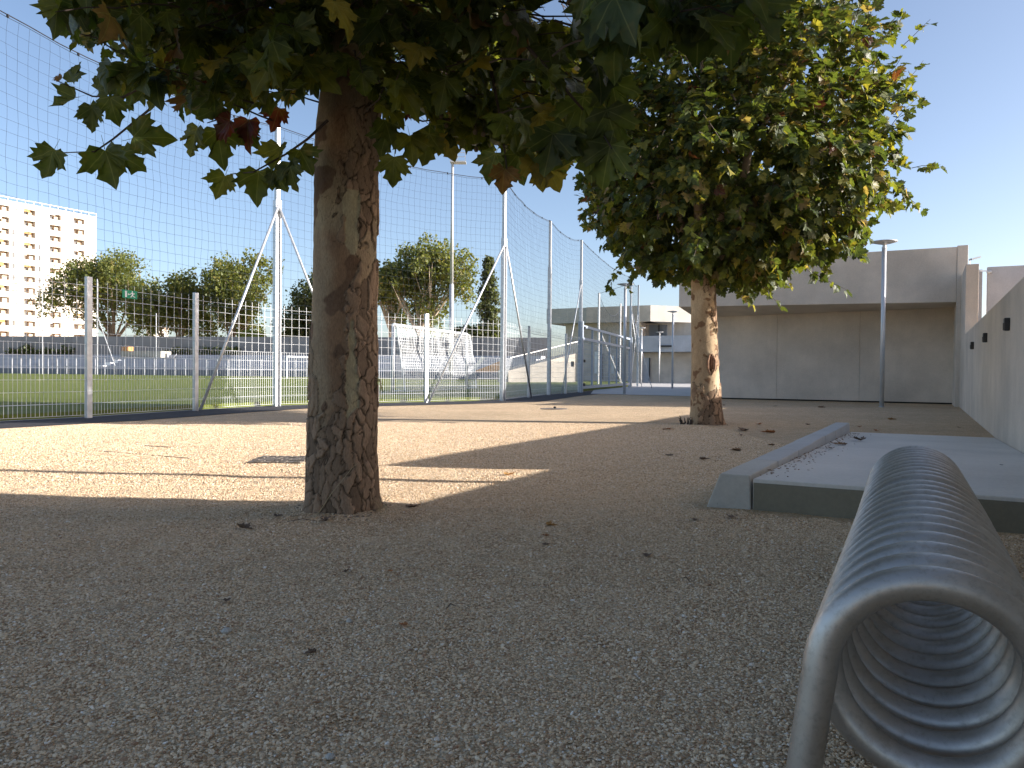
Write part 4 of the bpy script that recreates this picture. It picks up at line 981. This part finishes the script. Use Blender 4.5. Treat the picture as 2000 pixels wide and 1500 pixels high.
# limbs
lm = []
for k, (dx, dy, dz, z0) in enumerate([(-2.3, -.3, 1.1, 2.75), (-1.6, .9, 1.8, 2.9), (1.5, -1.3, 1.0, 2.7), (1.9, .6, 1.7, 2.9), (.5, -2.2, 1.3, 2.9), (-.7, -1.5, 2.2, 3.0), (.3, 2.0, 1.6, 2.9), (1.0, -.5, 2.6, 3.2)]):
    s = T1 + [.07 * max(0, z0 - 2.2), 0.05, z0]; e = s + [dx, dy, dz]; m = MB()
    pts = []
    for i in range(9):
        t_ = i / 8; pts.append(s + (e - s) * np.array([t_, t_, t_ ** .75]) + r1.normal(0, .03, 3) * (i > 0) - np.array([0, 0, .25]) * t_ ** 3)
    m.tube(pts, list(np.linspace(.042, .012, 9)), 8, False); m.build('limb', MAT['limb'], t1, True)
    for q_ in range(5):
        a = pts[3 + q_]; twig_tube(tw1, a, a + r1.normal(0, .45, 3) + [0, 0, -.15], .012, .003, 5, r=r1)
tw1.build('twigs', MAT['twig'], t1, kind='stuff')
# hanging fruit balls
for (x, y, Y) in [(1128, 5, 3.2), (1134, 24, 3.2), (1112, 4, 3.2), (884, 192, 4.1), (862, 226, 4.2), (872, 245, 4.2), (928, 258, 4.0), (944, 262, 4.0), (1054, 286, 3.9), (1048, 292, 3.9), (930, 292, 4.1), (786, 241, 4.3), (1212, 75, 2.9), (764, 200, 4.3)]:
    p = AT(x, y, Y); fr = MB().lathe(p, [(.002, -.014), (.009, -.011), (.0135, 0), (.009, .011), (.002, .014)], 10).build('seed_ball', MAT['fruit'], t1, True)
    MB().tube([p + [0, 0, .012], p + [.006, 0, .07], p + [-.004, 0, .13]], .0012, 3, False).build('stalk', MAT['twig'], fr)

# ================================================================== PLANE TREE TWO
t2 = thing('plane_tree', (T2[0], T2[1], 0), 'second plane tree with round dense crown and pale patchy trunk, right of centre', 'tree')
def sc2(t, z): return .12 + .55 * math.exp(-max(0, z) / .55) + .32 * max(0, math.cos(t + .5)) 
bark_trunk('trunk', t2, T2, [(-.1, .33), (0, .285), (.12, .262), (.4, .245), (1.0, .225), (1.8, .205), (2.3, .20), (2.7, .22), (3.1, .16)],
           lambda z: (-.035 * z, .0), 3.1, 150, 330, [(.42, .31, .195), (.52, .41, .28), (.22, .13, .075), (.26, .175, .115)], 2, sc2, flake=(11, 5.0), amp=.014)
# wound on trunk
wc = T2 + [-.035 + .05, -.225, 1.02]
m = MB()
for k in range(2):
    s_ = -1 if k else 1; m.tube([wc + [s_ * .01, 0, -.19], wc + [s_ * .055, -.015, -.08], wc + [s_ * .06, -.02, .05], wc + [s_ * .02, -.005, .17]], [.008, .022, .02, .008], 7, False)
m.build('bark_callus', mat_simple('callus_bark', (.30, .17, .10), .9, var=.3, scale=20), t2, True)
MB().lathe(wc + [0, .01, -.15], [(.005, 0), (.04, .08), (.045, .17), (.03, .27), (.005, .32)], 8).build('wound', mat_simple('heartwood', (.16, .07, .035), .9, var=.3, scale=30), t2)
r2 = np.random.default_rng(5); L2 = []; tw2 = MB()
TPL = TPL_SIMPLE
C2 = np.array([3.62, 13.0, 4.72]); RX, RZ = 2.42, 2.62
def shell(dv_):
    x, y, z = dv_; p = 2.8; k = (abs(x / RX) ** p + abs(y / RX) ** p + abs(z / (RZ if z > 0 else RZ * (.87 - .08 * max(0, x)))) ** p) ** (-1 / p)
    return k * (1 + .15 * mn.noise(Vector((x, y, z)) * 2.2 + Vector((4, 4, 4))) + .07 * mn.noise(Vector((x, y, z)) * 6))
def rdir():
    v = r2.normal(0, 1, 3); return v / np.linalg.norm(v)
for k in range(1750):
    d = rdir()
    if k > 1200 : f = r2.uniform(.45, .8)
    elif k > 1110: f = r2.uniform(1.06, 1.2)
    else: f = r2.uniform(.86, 1.02)
    e = C2 + d * shell(d) * f
    if e[2] < 1.75: continue
    L = r2.uniform(.3, .6) * (1.25 if f > 1.05 else 1); dirv = d * .8 + np.array([0, 0, .45 if d[2] > -.2 else -.1]) + r2.normal(0, .25, 3); dirv /= np.linalg.norm(dirv); s = e - dirv * L
    twig_tube(tw2, s, e, .007, .003, 3, 3, .06, r=r2)
    L2 += twig_leaves(r2, s, e, int(r2.integers(7, 11)), .165 if f < 1.05 else .13, .35, .1)
base = np.array([l[0] for l in L2]); axs = np.array([l[1] for l in L2]); nrm = np.array([l[2] for l in L2]); size = np.array([l[3] for l in L2])
R_ = frames(axs, nrm); tid = r2.integers(0, NT, len(base)); PAL2 = [((.055, .075, .02), .40), ((.038, .056, .02), .26), ((.10, .115, .025), .20), ((.18, .165, .035), .10), ((.20, .15, .07), .05), ((.09, .03, .02), .01)]
col = pick_col(len(base), r2, PAL2); cen = base + R_[:, :, 1] * size[:, None] * .45
size_cur = size; keep = np.ones(len(base), bool); vis = np.linalg.norm((cen - C2) / np.array([RX, RX, RZ]), axis=1) > .9
sel = split_top(cen, vis, np.zeros(len(base), bool)); rest = ~sel
ob = bpy.data.objects.new('leaf_mass', leaves_mesh('leaf_mass', base[rest] - np.array(origin(t2)), R_[rest], size[rest], tid[rest], col[rest], MAT['leaf'])); COL.objects.link(ob); ob.parent = t2; tag(ob, kind='stuff')
palq2 = np.array([p[0] for p in PAL2])
for i in np.where(sel)[0]:
    pi = int(np.argmin(np.linalg.norm(palq2 - col[i], axis=1))); leaf_obj(t2, base[i], R_[i], size[i], int(tid[i]), palq2[pi], pi + 20)
top = T2 + [-.09, 0, 2.5]
for k in range(8):
    a = k * .785 + .3; e = C2 + np.array([math.cos(a) * 1.7, math.sin(a) * 1.7, r2.uniform(-.6, 1.5)]); m = MB(); pts = []
    for i in range(8):
        t_ = i / 7; pts.append(top + (e - top) * np.array([t_, t_, t_ ** .8]) + r2.normal(0, .05, 3) * (i > 0))
    m.tube(pts, list(np.linspace(.11, .02, 8)), 8, False); m.build('limb', MAT['limb'], t2, True)
    for i in range(3, 8):
        for _ in range(2): twig_tube(tw2, pts[i], pts[i] + r2.normal(0, .6, 3), .02, .005, 4, 4, .02, r=r2)
tw2.build('twigs', MAT['twig'], t2, kind='stuff')
# base shoots
for k in range(5):
    b_ = np.array([T2[0] - .30 - .035 * k, T2[1] - .14 + .03 * k, 0]); m = MB(); q_ = [b_ + [0, 0, -.02]]
    for i_ in range(4): q_.append(q_[-1] + np.array([r2.normal(-.012, .03), r2.normal(0, .02), r2.uniform(.02, .055)]))
    m.tube(q_, [.02, .019, .014, .009, .004], 5, False); m.build('root_shoot', MAT['twig'], t2)

# ================================================================== FAR TREES
def leaf_clumps(r, centres, per, spread, size_, pal, name, parent, mat):
    c = np.repeat(centres, per, 0); n = len(c); p = c + r.normal(0, 1, (n, 3)) * spread
    ax = r.normal(0, 1, (n, 3)); nr = r.normal(0, 1, (n, 3)) + [0, 0, .6]; F_ = frames(ax, nr); sz = size_ * r.uniform(.5, 1.2, n)
    quad = np.array([(-.45, 0, 0), (-.1, -.5, .1), (.5, -.1, 0), (.1, .5, .12)]); 
    V_ = (np.einsum('nij,vj->nvi', F_, quad) * sz[:, None, None] + p[:, None]).reshape(-1, 3); k = np.arange(n) * 4
    T_ = np.concatenate([np.stack([k, k + 1, k + 2], 1), np.stack([k, k + 2, k + 3], 1)])
    cl = pick_col(n, r, pal); uv = np.tile([(.3, .3)], (len(V_), 1))
    me = fastmesh(name, V_ - np.array(origin(parent)), T_, mat, uv, np.repeat(cl, 4, 0)); o = bpy.data.objects.new(name, me); COL.objects.link(o); o.parent = parent; return tag(o, kind='stuff')
PALF = [((.085, .105, .022), .4), ((.055, .075, .02), .3), ((.14, .14, .03), .25), ((.18, .13, .04), .05)]
PALD = [((.03, .045, .018), .5), ((.022, .035, .015), .35), ((.06, .075, .02), .15)]
def far_tree(x, ytop, ybot, halfw, D, label, pal=PALF, n=420, seed=1, limb='limb', trunkx=None, name='broadleaf_tree', lobes=9, loose=1.0, yb=None):
    halfw *= 1.12; ybot += 6; n = int(n * 1.25)
    r = np.random.default_rng(seed); c = AT(x, (ytop + ybot) / 2, D); sx = halfw / F * D; sz = (ybot - ytop) / 2 / F * D
    bx = AT(trunkx or x, 700, D)[0]; t = thing(name, (bx, D, 0), label, 'tree', 'trees beyond the boundary wall')
    lob = []
    for k in range(lobes):
        v = r.normal(0, 1, 3); v /= np.linalg.norm(v); lob.append(c + v * np.array([sx * .85, sx * .6, sz * .72]) * r.uniform(.45, 1.05))
    lob.append(c); cent = []
    for k in range(n):
        l = lob[k % len(lob)]; v = r.normal(0, 1, 3); v /= np.linalg.norm(v); cent.append(l + v * np.array([sx * .42, sx * .42, sz * .38]) * r.uniform(.4, 1.12))
    cent = np.array(cent); cent[:, 2] = np.maximum(cent[:, 2], 1.5)
    leaf_clumps(r, cent, 26, .034 * sx + .28 * loose, .52, pal, 'crown', t, MAT['foliage_far'])
    s = np.array([bx, D, 0.]); fk = s + [0, 0, max(2.5, c[2] - sz * 1.02)]
    MB().tube([s, (s + fk) / 2 + [.1, 0, 0], fk], [.55, .45, .4], 9, False).build('trunk', MAT[limb], t, True)
    m = MB()
    for l in lob:
        mid = (fk + l) / 2 + r.normal(0, .4, 3); m.tube([fk, mid, l], [.28, .16, .06], 6, False)
        for _ in range(3): m.tube([mid, mid + (l - mid) * .6 + r.normal(0, sx * .2, 3)], [.1, .03], 4, False)
    m.build('limbs', MAT[limb], t, True, kind='stuff')
far_tree(212, 472, 662, 98, 150, 'large olive-green tree nearest the apartment tower, beyond the far wall', n=520, seed=11, trunkx=222, lobes=12)
far_tree(345, 488, 700, 72, 146, 'dense green tree in the middle of the row left of the tall mast', n=440, seed=12, trunkx=345)
far_tree(462, 486, 705, 76, 143, 'yellowish green tree at the right end of the row, crossed by the mast brace', n=440, seed=13)
far_tree(598, 518, 700, 64, 138, 'dark green tree half hidden by the near plane trunk', PALD, 420, 14)
far_tree(762, 488, 640, 50, 132, 'green tree just right of the near plane trunk', n=240, seed=15, limb='palelimb')
far_tree(822, 455, 648, 82, 128, 'tall airy tree with pale limbs behind the goal', n=400, seed=16, limb='palelimb', trunkx=820, lobes=13, loose=1.0)
far_tree(930, 628, 668, 45, 122, 'low dark cedar-like mass at the foot of the conifer', PALD, 160, 17, lobes=6, loose=.7)
far_tree(486, 642, 668, 26, 138, 'bright yellow-green bush peeping over the wall', [((.16, .2, .03), 1)], 90, 18, name='bush', lobes=5, loose=.5)
# conifer
D = 122; c = AT(953, 700, D); ztp = AT(953, 503, D)[2]
t = thing('conifer_tree', (c[0], D, 0), 'narrow dark conifer with drooping branches right of the floodlight mast', 'tree', 'trees beyond the boundary wall')
r = np.random.default_rng(31); cent = []; m = MB()
for k in range(150):
    z = 3 + (ztp - 3) * (k / 150) ** .9; rad = (.35 + 2.6 * (1 - z / ztp) ** .75) * r.uniform(.5, 1.25) ; a = r.uniform(0, 6.28)
    e = np.array([c[0] + rad * math.cos(a), D + rad * math.sin(a), z - .35 * rad]); m.tube([(c[0], D, z), e], [.08, .03], 4, False)
    for s in (.35, .7, 1.0): cent.append(np.array([c[0], D, z]) * (1 - s) + e * s)
leaf_clumps(r, np.array(cent), 18, .26, .42, PALD, 'crown', t, MAT['foliage_far'])
m.build('branches', MAT['limb'], t, kind='stuff'); MB().tube([(c[0], D, 0), (c[0], D, ztp)], [.35, .05], 8, False).build('trunk', MAT['limb'], t, True)
# shrubs on the top of the terrace
r = np.random.default_rng(8)
sh = thing('hedge_plants', (wl0[0], wl0[1], 0), 'scattered dark low plants at the foot of the far boundary wall', 'plants')
cent = []
for (x0, x1, n) in [(70, 168, 60), (178, 215, 14), (395, 470, 22), (495, 560, 30), (470, 500, 10)]:
    for k in range(n):
        s = (r.uniform(x0, x1) + 220) / 1295; q = tpt(s, 1.1 + r.uniform(0, .04)); cent.append((q[0], q[1], 2.9 + abs(r.normal(0, .45))))
leaf_clumps(r, np.array(cent), 30, .22, .34, PALD, 'foliage', sh, MAT['foliage_far'])

# ================================================================== SMALL THINGS ON THE GROUND
def gz(x, y): return bumps(x, y) if (-6 <= x <= 8 and .6 <= y <= 11) else 0.0
# manhole covers paved with small stones
def manhole(c, wd, dp, label, rows):
    t = thing('paved_cover', (c[0], c[1], 0), label, 'manhole cover', 'stone-filled covers set in the gravel')
    z = gz(c[0], c[1]) + .006
    MB().box((c[0], c[1], z - .03), wd, dp, .03).build('tray', MAT['joint'], t)
    r = np.random.default_rng(3); base_me = {}
    nx_ = rows; ny_ = rows
    for i in range(nx_):
        for j in range(ny_):
            w_ = wd / nx_; d_ = dp / ny_; cx = c[0] - wd / 2 + w_ * (i + .5) + r.normal(0, .004); cy = c[1] - dp / 2 + d_ * (j + .5) + r.normal(0, .004)
            MB().box((cx, cy, z), w_ * r.uniform(.7, .9), d_ * r.uniform(.7, .9), r.uniform(.004, .014)).build('cobble', MAT['iron'], t)
manhole((-2.16, 7.22), .50, .52, 'dark square cover filled with small cobbles, left of the near trunk in the sunlit gravel', 7)
c = G(1082, 799); 
t = thing('gully_grate', (c[0], c[1], 0), 'small flat metal cover with a knob in the far gravel, between the two trees', 'manhole cover')
MB().lathe((c[0], c[1], 0), [(.32, 0), (.32, .012), (.28, .016), (.01, .016)], 20).build('plate', MAT['iron'], t); MB().lathe((c[0] + .02, c[1], .016), [(.03, 0), (.035, .03), (.01, .05)], 8).build('knob', MAT['black'], t)
# frame lines of a buried gravel-filled cover
for k, (p, q) in enumerate([((175, 880), (372, 896)), ((283, 871), (335, 874))]):
    a = G(*p); b = G(*q)
    tag(MB().beam([a[0], a[1], .004], [b[0], b[1], .004], .007, .008).build('edging_bar', MAT['joint'], org=a), ['long', 'short'][k] + ' thin steel edge flush in the sunlit gravel at the left', 'edging', 'steel edges in the gravel')

# fallen leaves (dry, curled)
def dry_template(seed):
    r = np.random.default_rng(seed); v, t_, u = leaf_template(seed); v = v[:-4].copy(); t_ = t_[:-2]
    rad = np.hypot(v[:, 0], v[:, 1] - .4); v[:, 0] *= r.uniform(.45, .8); v[:, 2] = .7 * rad ** 2 * r.uniform(.5, 1.3) + r.uniform(.3, 1.1) * np.abs(v[:, 0]) + .35 * r.uniform(-1, 1) * v[:, 0] + r.normal(0, .05, len(v)); v[:, 2] -= v[:, 2].min(); return v, t_
DRY = [MAT['leaf_dead'], mat_simple('ochre_dead_leaf', (.38, .20, .05), .8, 0, .4, 40), mat_simple('orange_dead_leaf', (.40, .15, .04), .8, 0, .4, 40), mat_simple('dark_dead_leaf', (.17, .11, .07), .85, 0, .4, 40)]
FL = [ # px, py, size, material, label
    (1599, 796, .20, 0, 'curled brown leaf lying before the concrete block, left of the lamp post'),
    (1513, 794, .12, 3, 'small dark leaf near the foot of the concrete block'),
    (1412, 792, .09, 3, 'tiny dark leaf just right of the second trunk'),
    (1736, 820, .16, 1, 'flat ochre leaf right of the lamp post foot'),
    (1480, 829, .16, 2, 'orange-brown leaf standing right of the second trunk base'),
    (1511, 846, .20, 2, 'bright orange leaf on the gravel left of the kerb end'),
    (1296, 840, .17, 2, 'orange leaf lying left of the second trunk'),
    (1457, 842, .17, 3, 'flat dark leaf between the second trunk and the kerb'),
    (1575, 830, .09, 3, 'tiny dark leaf left of the kerb end'),
    (1680, 835, .10, 2, 'small reddish leaf just beyond the kerb end'),
    (1714, 842, .12, 2, 'orange-brown leaf at the far edge of the ramp slab'),
    (1874, 836, .11, 0, 'small brown leaf on gravel near the right wall'),
    (1447, 852, .19, 3, 'long dark strip of bark left of the kerb'),
    (1368, 899, .09, 3, 'small dark leaf alone in shade before the kerb'),
    (1445, 881, .12, 0, 'brown crumpled leaf left of the kerb middle'),
    (1312, 891, .08, 3, 'small dark fragment below the second trunk'),
    (1512, 871, .08, 0, 'brown fragment close to the kerb'),
    (990, 929, .10, 1, 'yellowish leaf in shade right of the near trunk'),
    (1070, 1028, .06, 1, 'small yellow leaf in the middle of the shaded gravel'),
    (1070, 1049, .045, 2, 'tiny orange fragment below the small yellow leaf'),
    (1062, 1065, .04, 3, 'tiny dark fragment in the middle of the shaded gravel'),
    (674, 1121, .05, 3, 'narrow dark leaf below the near trunk'),
    (758, 1117, .030, 2, 'tiny reddish crumb below and right of the near trunk'),
    (617, 1277, .038, 3, 'grey-brown leaf piece low in the foreground'),
    (444, 1175, .04, 3, 'small dark chip in the left foreground'),
    (792, 1228, .035, 2, 'tiny orange leaf crumb in the foreground centre'),
    (634, 1028, .10, 3, 'dark leaf tucked against the near trunk base'),
    (540, 1017, .06, 3, 'small round dark leaf left of the near trunk'),
    (468, 1032, .13, 3, 'narrow dark leaf farther left of the near trunk'),
    (1352, 1014, .06, 3, 'dark leaf in shade before the kerb corner'),
    (1428, 1013, .07, 3, 'flat dark leaf close to the kerb corner'),
    (1267, 1083, .06, 3, 'flat dark leaf halfway between near trunk and bench'),
    (797, 997, .09, 3, 'dark leaf at the shade edge right of the near trunk'),
]
for k, (x, y, sz, mi, lb) in enumerate(FL):
    g = G(x, y); v, t_ = dry_template(300 + k); a = random.uniform(0, 6.28); ca, sa = math.cos(a), math.sin(a)
    narrow = .35 if 'narrow' in lb or 'strip' in lb else 1.0
    v = v * sz; v[:, 0] *= narrow; P_ = np.stack([v[:, 0] * ca - v[:, 1] * sa, v[:, 0] * sa + v[:, 1] * ca, v[:, 2] * .38], 1); z = gz(g[0], g[1]) + .005
    me = fastmesh('fallen_leaf', P_, t_, DRY[mi]); o = bpy.data.objects.new('fallen_leaf', me); COL.objects.link(o); o.location = (g[0], g[1], z); tag(o, lb, 'leaf', 'fallen leaves on the gravel')
# leaf and bark pieces on the slab near the kerb
def slabz(b): return .198 - (.192) * (b - 4.96) / 7.54
for k, (a_, b_, sz, mi, lb) in enumerate([(-.62, 9.9, .22, 3, 'large dark dead leaf on the ramp slab by the kerb'), (-.72, 9.0, .14, 0, 'brown dead leaf on the ramp slab against the kerb'), (-.78, 8.2, .1, 3, 'small dark leaf on the slab below the kerb middle'), (.55, 7.2, .03, 3, 'dark seed on the slab right of the far bench'), (-.05, 7.4, .035, 3, 'dark seed on the slab left of the far bench top')]):
    p = AB(a_, b_, slabz(b_) + .008); v, t_ = dry_template(400 + k); v = v * sz; v[:, 2] *= .35; me = fastmesh('fallen_leaf', v, t_, DRY[mi]); o = bpy.data.objects.new('fallen_leaf', me); COL.objects.link(o); o.location = Vector(p.tolist()); o.rotation_euler.z = k * 1.3; tag(o, lb, 'leaf', 'fallen leaves on the gravel')
r = np.random.default_rng(77); m = MB()
for k in range(230):
    b_ = r.uniform(5.1, 12); a_ = -.93 + abs(r.normal(0, .10 if k < 300 else .5)) 
    if a_ > .85: continue
    p = AB(a_, b_, slabz(b_) + .003); s = r.uniform(.003, .009); an_ = r.uniform(0, 3.1)
    m.box(p, s * r.uniform(1, 3), s, s * .5, (math.cos(an_), math.sin(an_), 0), (-math.sin(an_), math.cos(an_), 0))
tag(m.build('leaf_litter', MAT['leaf_dead'], kind='stuff'), 'fine brown litter gathered on the ramp slab along the kerb', 'litter')
# twigs
for k, (x, y, L, a, lb) in enumerate([(378, 1030, .0, 0, ''), (880, 1190, .05, .9, 'short curved black twig in the foreground gravel'), (590, 1026, .16, .15, 'thin dark stick pointing at the near trunk from the left'), (1340, 1133, .05, 2.0, 'tiny pale stick in the shaded gravel')][1:]):
    g = G(x, y); d = np.array([math.cos(a), math.sin(a), 0]) * L / 2; z = gz(g[0], g[1]) + .006
    o = MB().tube([g - d + [0, 0, z], g + [0, .006, z + .012], g + d + [0, 0, z]], [.0015, .002, .001], 5).build('twig', MAT['twig'], org=g); tag(o, lb, 'twig', 'fallen twigs')
# light stones
for k, (x, y, s, lb) in enumerate([(442, 1239, .018, 'white pebble in the left foreground'), (682, 1217, .012, 'white pebble below the near trunk'), (645, 1482, .012, 'grey chip at the bottom edge')]):
    g = G(x, y); z = gz(g[0], g[1]); o = MB().lathe((g[0], g[1], z), [(.2 * s, 0), (s * .8, .1 * s), (s, .45 * s), (s * .6, .85 * s), (.1 * s, s)], 7).build('pebble', MAT['conc_pale'], org=g); tag(o, lb, 'stone', 'loose pale stones')
# straw blade and weeds at the near trunk
b0 = T1 + [-.08, -.30, gz(T1[0] - .08, T1[1] - .3)]
o = MB().tube([b0, b0 + [.09, -.0, .14], b0 + [.20, .02, .28], b0 + [.235, .03, .31]], [.0022, .002, .0015, .0006], 4).build('straw_stalk', MAT['straw'], org=b0); tag(o, 'pale dry straw leaning against the base of the near trunk', 'straw')
m = MB(); r = np.random.default_rng(9); wb = T1 + [.26, -.12, gz(T1[0] + .26, T1[1] - .12)]
for k in range(16):
    a = r.uniform(0, 6.28); h = r.uniform(.03, .12); m.tube([wb + [r.normal(0, .03), r.normal(0, .03), 0], wb + [math.cos(a) * .03, math.sin(a) * .03, h * .7], wb + [math.cos(a) * .07, math.sin(a) * .07, h]], [.0014, .001, .0004], 3, False)
tag(m.build('dry_grass_tuft', MAT['straw'], org=wb), 'small tuft of dry grass at the right foot of the near trunk', 'grass')
m = MB(); wb = T1 + [.20, -.02, .78]
for k in range(14):
    e = wb + [r.uniform(.02, .06), r.normal(0, .03), r.uniform(-.14, .02)]; m.tube([wb + [0, 0, r.uniform(-.03, .04)], wb + [.03, 0, .02], e], [.0012, .001, .0004], 3, False)
m.build('hanging_fibres', MAT['straw'], t1)
# soil clods at trunk bases
m = MB()
for k in range(170):
    T_c = T1 if k < 110 else T2; rr_ = .22 + abs(r.normal(0, .06)) if k < 110 else .28 + abs(r.normal(0, .08)); a = r.uniform(0, 6.28); x, y = T_c[0] + math.cos(a) * rr_, T_c[1] + math.sin(a) * rr_; s = r.uniform(.004, .012)
    m.lathe((x, y, gz(x, y) - .003), [(s * .9, 0), (s, s * .4), (s * .5, s * .9)], 5)
tag(m.build('soil_clods', MAT['soil'], kind='stuff'), 'dark crumbs of soil round the feet of the two plane trees', 'soil')
# stray gravel on asphalt edge & yard
def scatter_gravel(name, poly, zf, dens, smin, smax, seed):
    P_ = [(x, y, 0) for x, y in poly]
    # carrier surface follows the ground
    xs = np.array([p[0] for p in poly]); ys = np.array([p[1] for p in poly]); st = .14
    X = np.arange(xs.min(), xs.max() + st, st); Y = np.arange(ys.min(), ys.max() + st, st); vi = {}; V_ = []; F_ = []
    def vid(i, j):
        if (i, j) not in vi: vi[(i, j)] = len(V_); V_.append((X[i], Y[j], zf(X[i], Y[j]) + .0005))
        return vi[(i, j)]
    def inside(x, y):
        c = False; n = len(poly)
        for a in range(n):
            x0, y0 = poly[a]; x1, y1 = poly[(a + 1) % n]
            if (y0 > y) != (y1 > y) and x < (x1 - x0) * (y - y0) / (y1 - y0) + x0: c = not c
        return c
    for i in range(len(X) - 1):
        for j in range(len(Y) - 1):
            x, y = X[i] + st / 2, Y[j] + st / 2
            if not inside(x, y): continue
            a_ = x * PV[0] + y * PV[1]; b_ = x * WV[0] + y * WV[1]
            if b_ > 4.85 and a_ > -1.32: continue
            F_.append((vid(i, j), vid(i + 1, j), vid(i + 1, j + 1), vid(i, j + 1)))
    me = bpy.data.meshes.new(name); me.from_pydata(V_, [], F_); me.materials.append(MAT['pebble'])
    o = bpy.data.objects.new(name, me); COL.objects.link(o); tag(o, 'pale crushed stone covering the yard near the camera', 'gravel', kind='stuff')
    ng = bpy.data.node_groups.new(name, 'GeometryNodeTree'); ng.interface.new_socket('Geometry', in_out='INPUT', socket_type='NodeSocketGeometry'); ng.interface.new_socket('Geometry', in_out='OUTPUT', socket_type='NodeSocketGeometry')
    n = ng.nodes; l = ng.links; gi = n.new('NodeGroupInput'); go_ = n.new('NodeGroupOutput')
    dp = n.new('GeometryNodeDistributePointsOnFaces'); dp.inputs['Density'].default_value = dens; dp.inputs['Seed'].default_value = seed
    ico = n.new('GeometryNodeMeshIcoSphere'); ico.inputs['Radius'].default_value = 1.0; ico.inputs['Subdivisions'].default_value = 1
    sm_ = n.new('GeometryNodeSetMaterial'); sm_.inputs['Material'].default_value = MAT['pebble']
    iop = n.new('GeometryNodeInstanceOnPoints')
    rs = n.new('FunctionNodeRandomValue'); rs.data_type = 'FLOAT_VECTOR'; rs.inputs[0].default_value = (smin, smin * .8, smin * .4); rs.inputs[1].default_value = (smax * 1.35, smax, smax * .62); rs.inputs['Seed'].default_value = seed + 1
    rr = n.new('FunctionNodeRandomValue'); rr.data_type = 'FLOAT_VECTOR'; rr.inputs[0].default_value = (-.5, -.5, 0); rr.inputs[1].default_value = (.5, .5, 6.28); rr.inputs['Seed'].default_value = seed + 2
    jn = n.new('GeometryNodeJoinGeometry')
    l.new(gi.outputs[0], dp.inputs['Mesh']); l.new(dp.outputs['Points'], iop.inputs['Points']); l.new(ico.outputs['Mesh'], sm_.inputs['Geometry']); l.new(sm_.outputs[0], iop.inputs['Instance'])
    l.new(rs.outputs[0], iop.inputs['Scale']); l.new(rr.outputs[0], iop.inputs['Rotation']); l.new(iop.outputs[0], go_.inputs[0])
    md = o.modifiers.new('scatter', 'NODES'); md.node_group = ng; return o
scatter_gravel('gravel_near', [(-1.5, 1.35), (1.9, 1.35), (2.9, 3.0), (-2.3, 3.0)], gz, 12500, .0022, .0056, 1)
scatter_gravel('gravel_far', [(-4.0, 5.6), (3.4, 5.6), (3.2, 13.2), (-7.4, 12.3), (-7.9, 9.9), (-6.2, 5.6)], lambda x, y: gz(x, y), 3400, .003, .0078, 9)
scatter_gravel('gravel_coarse', [(-1.8, 1.35), (1.9, 1.35), (2.9, 4.5), (-2.9, 4.5)], gz, 420, .0045, .0095, 13)
scatter_gravel('gravel_mid', [(-2.3, 3.0), (3.0, 3.0), (3.4, 5.6), (-4.0, 5.6)], gz, 6500, .0024, .0058, 5)
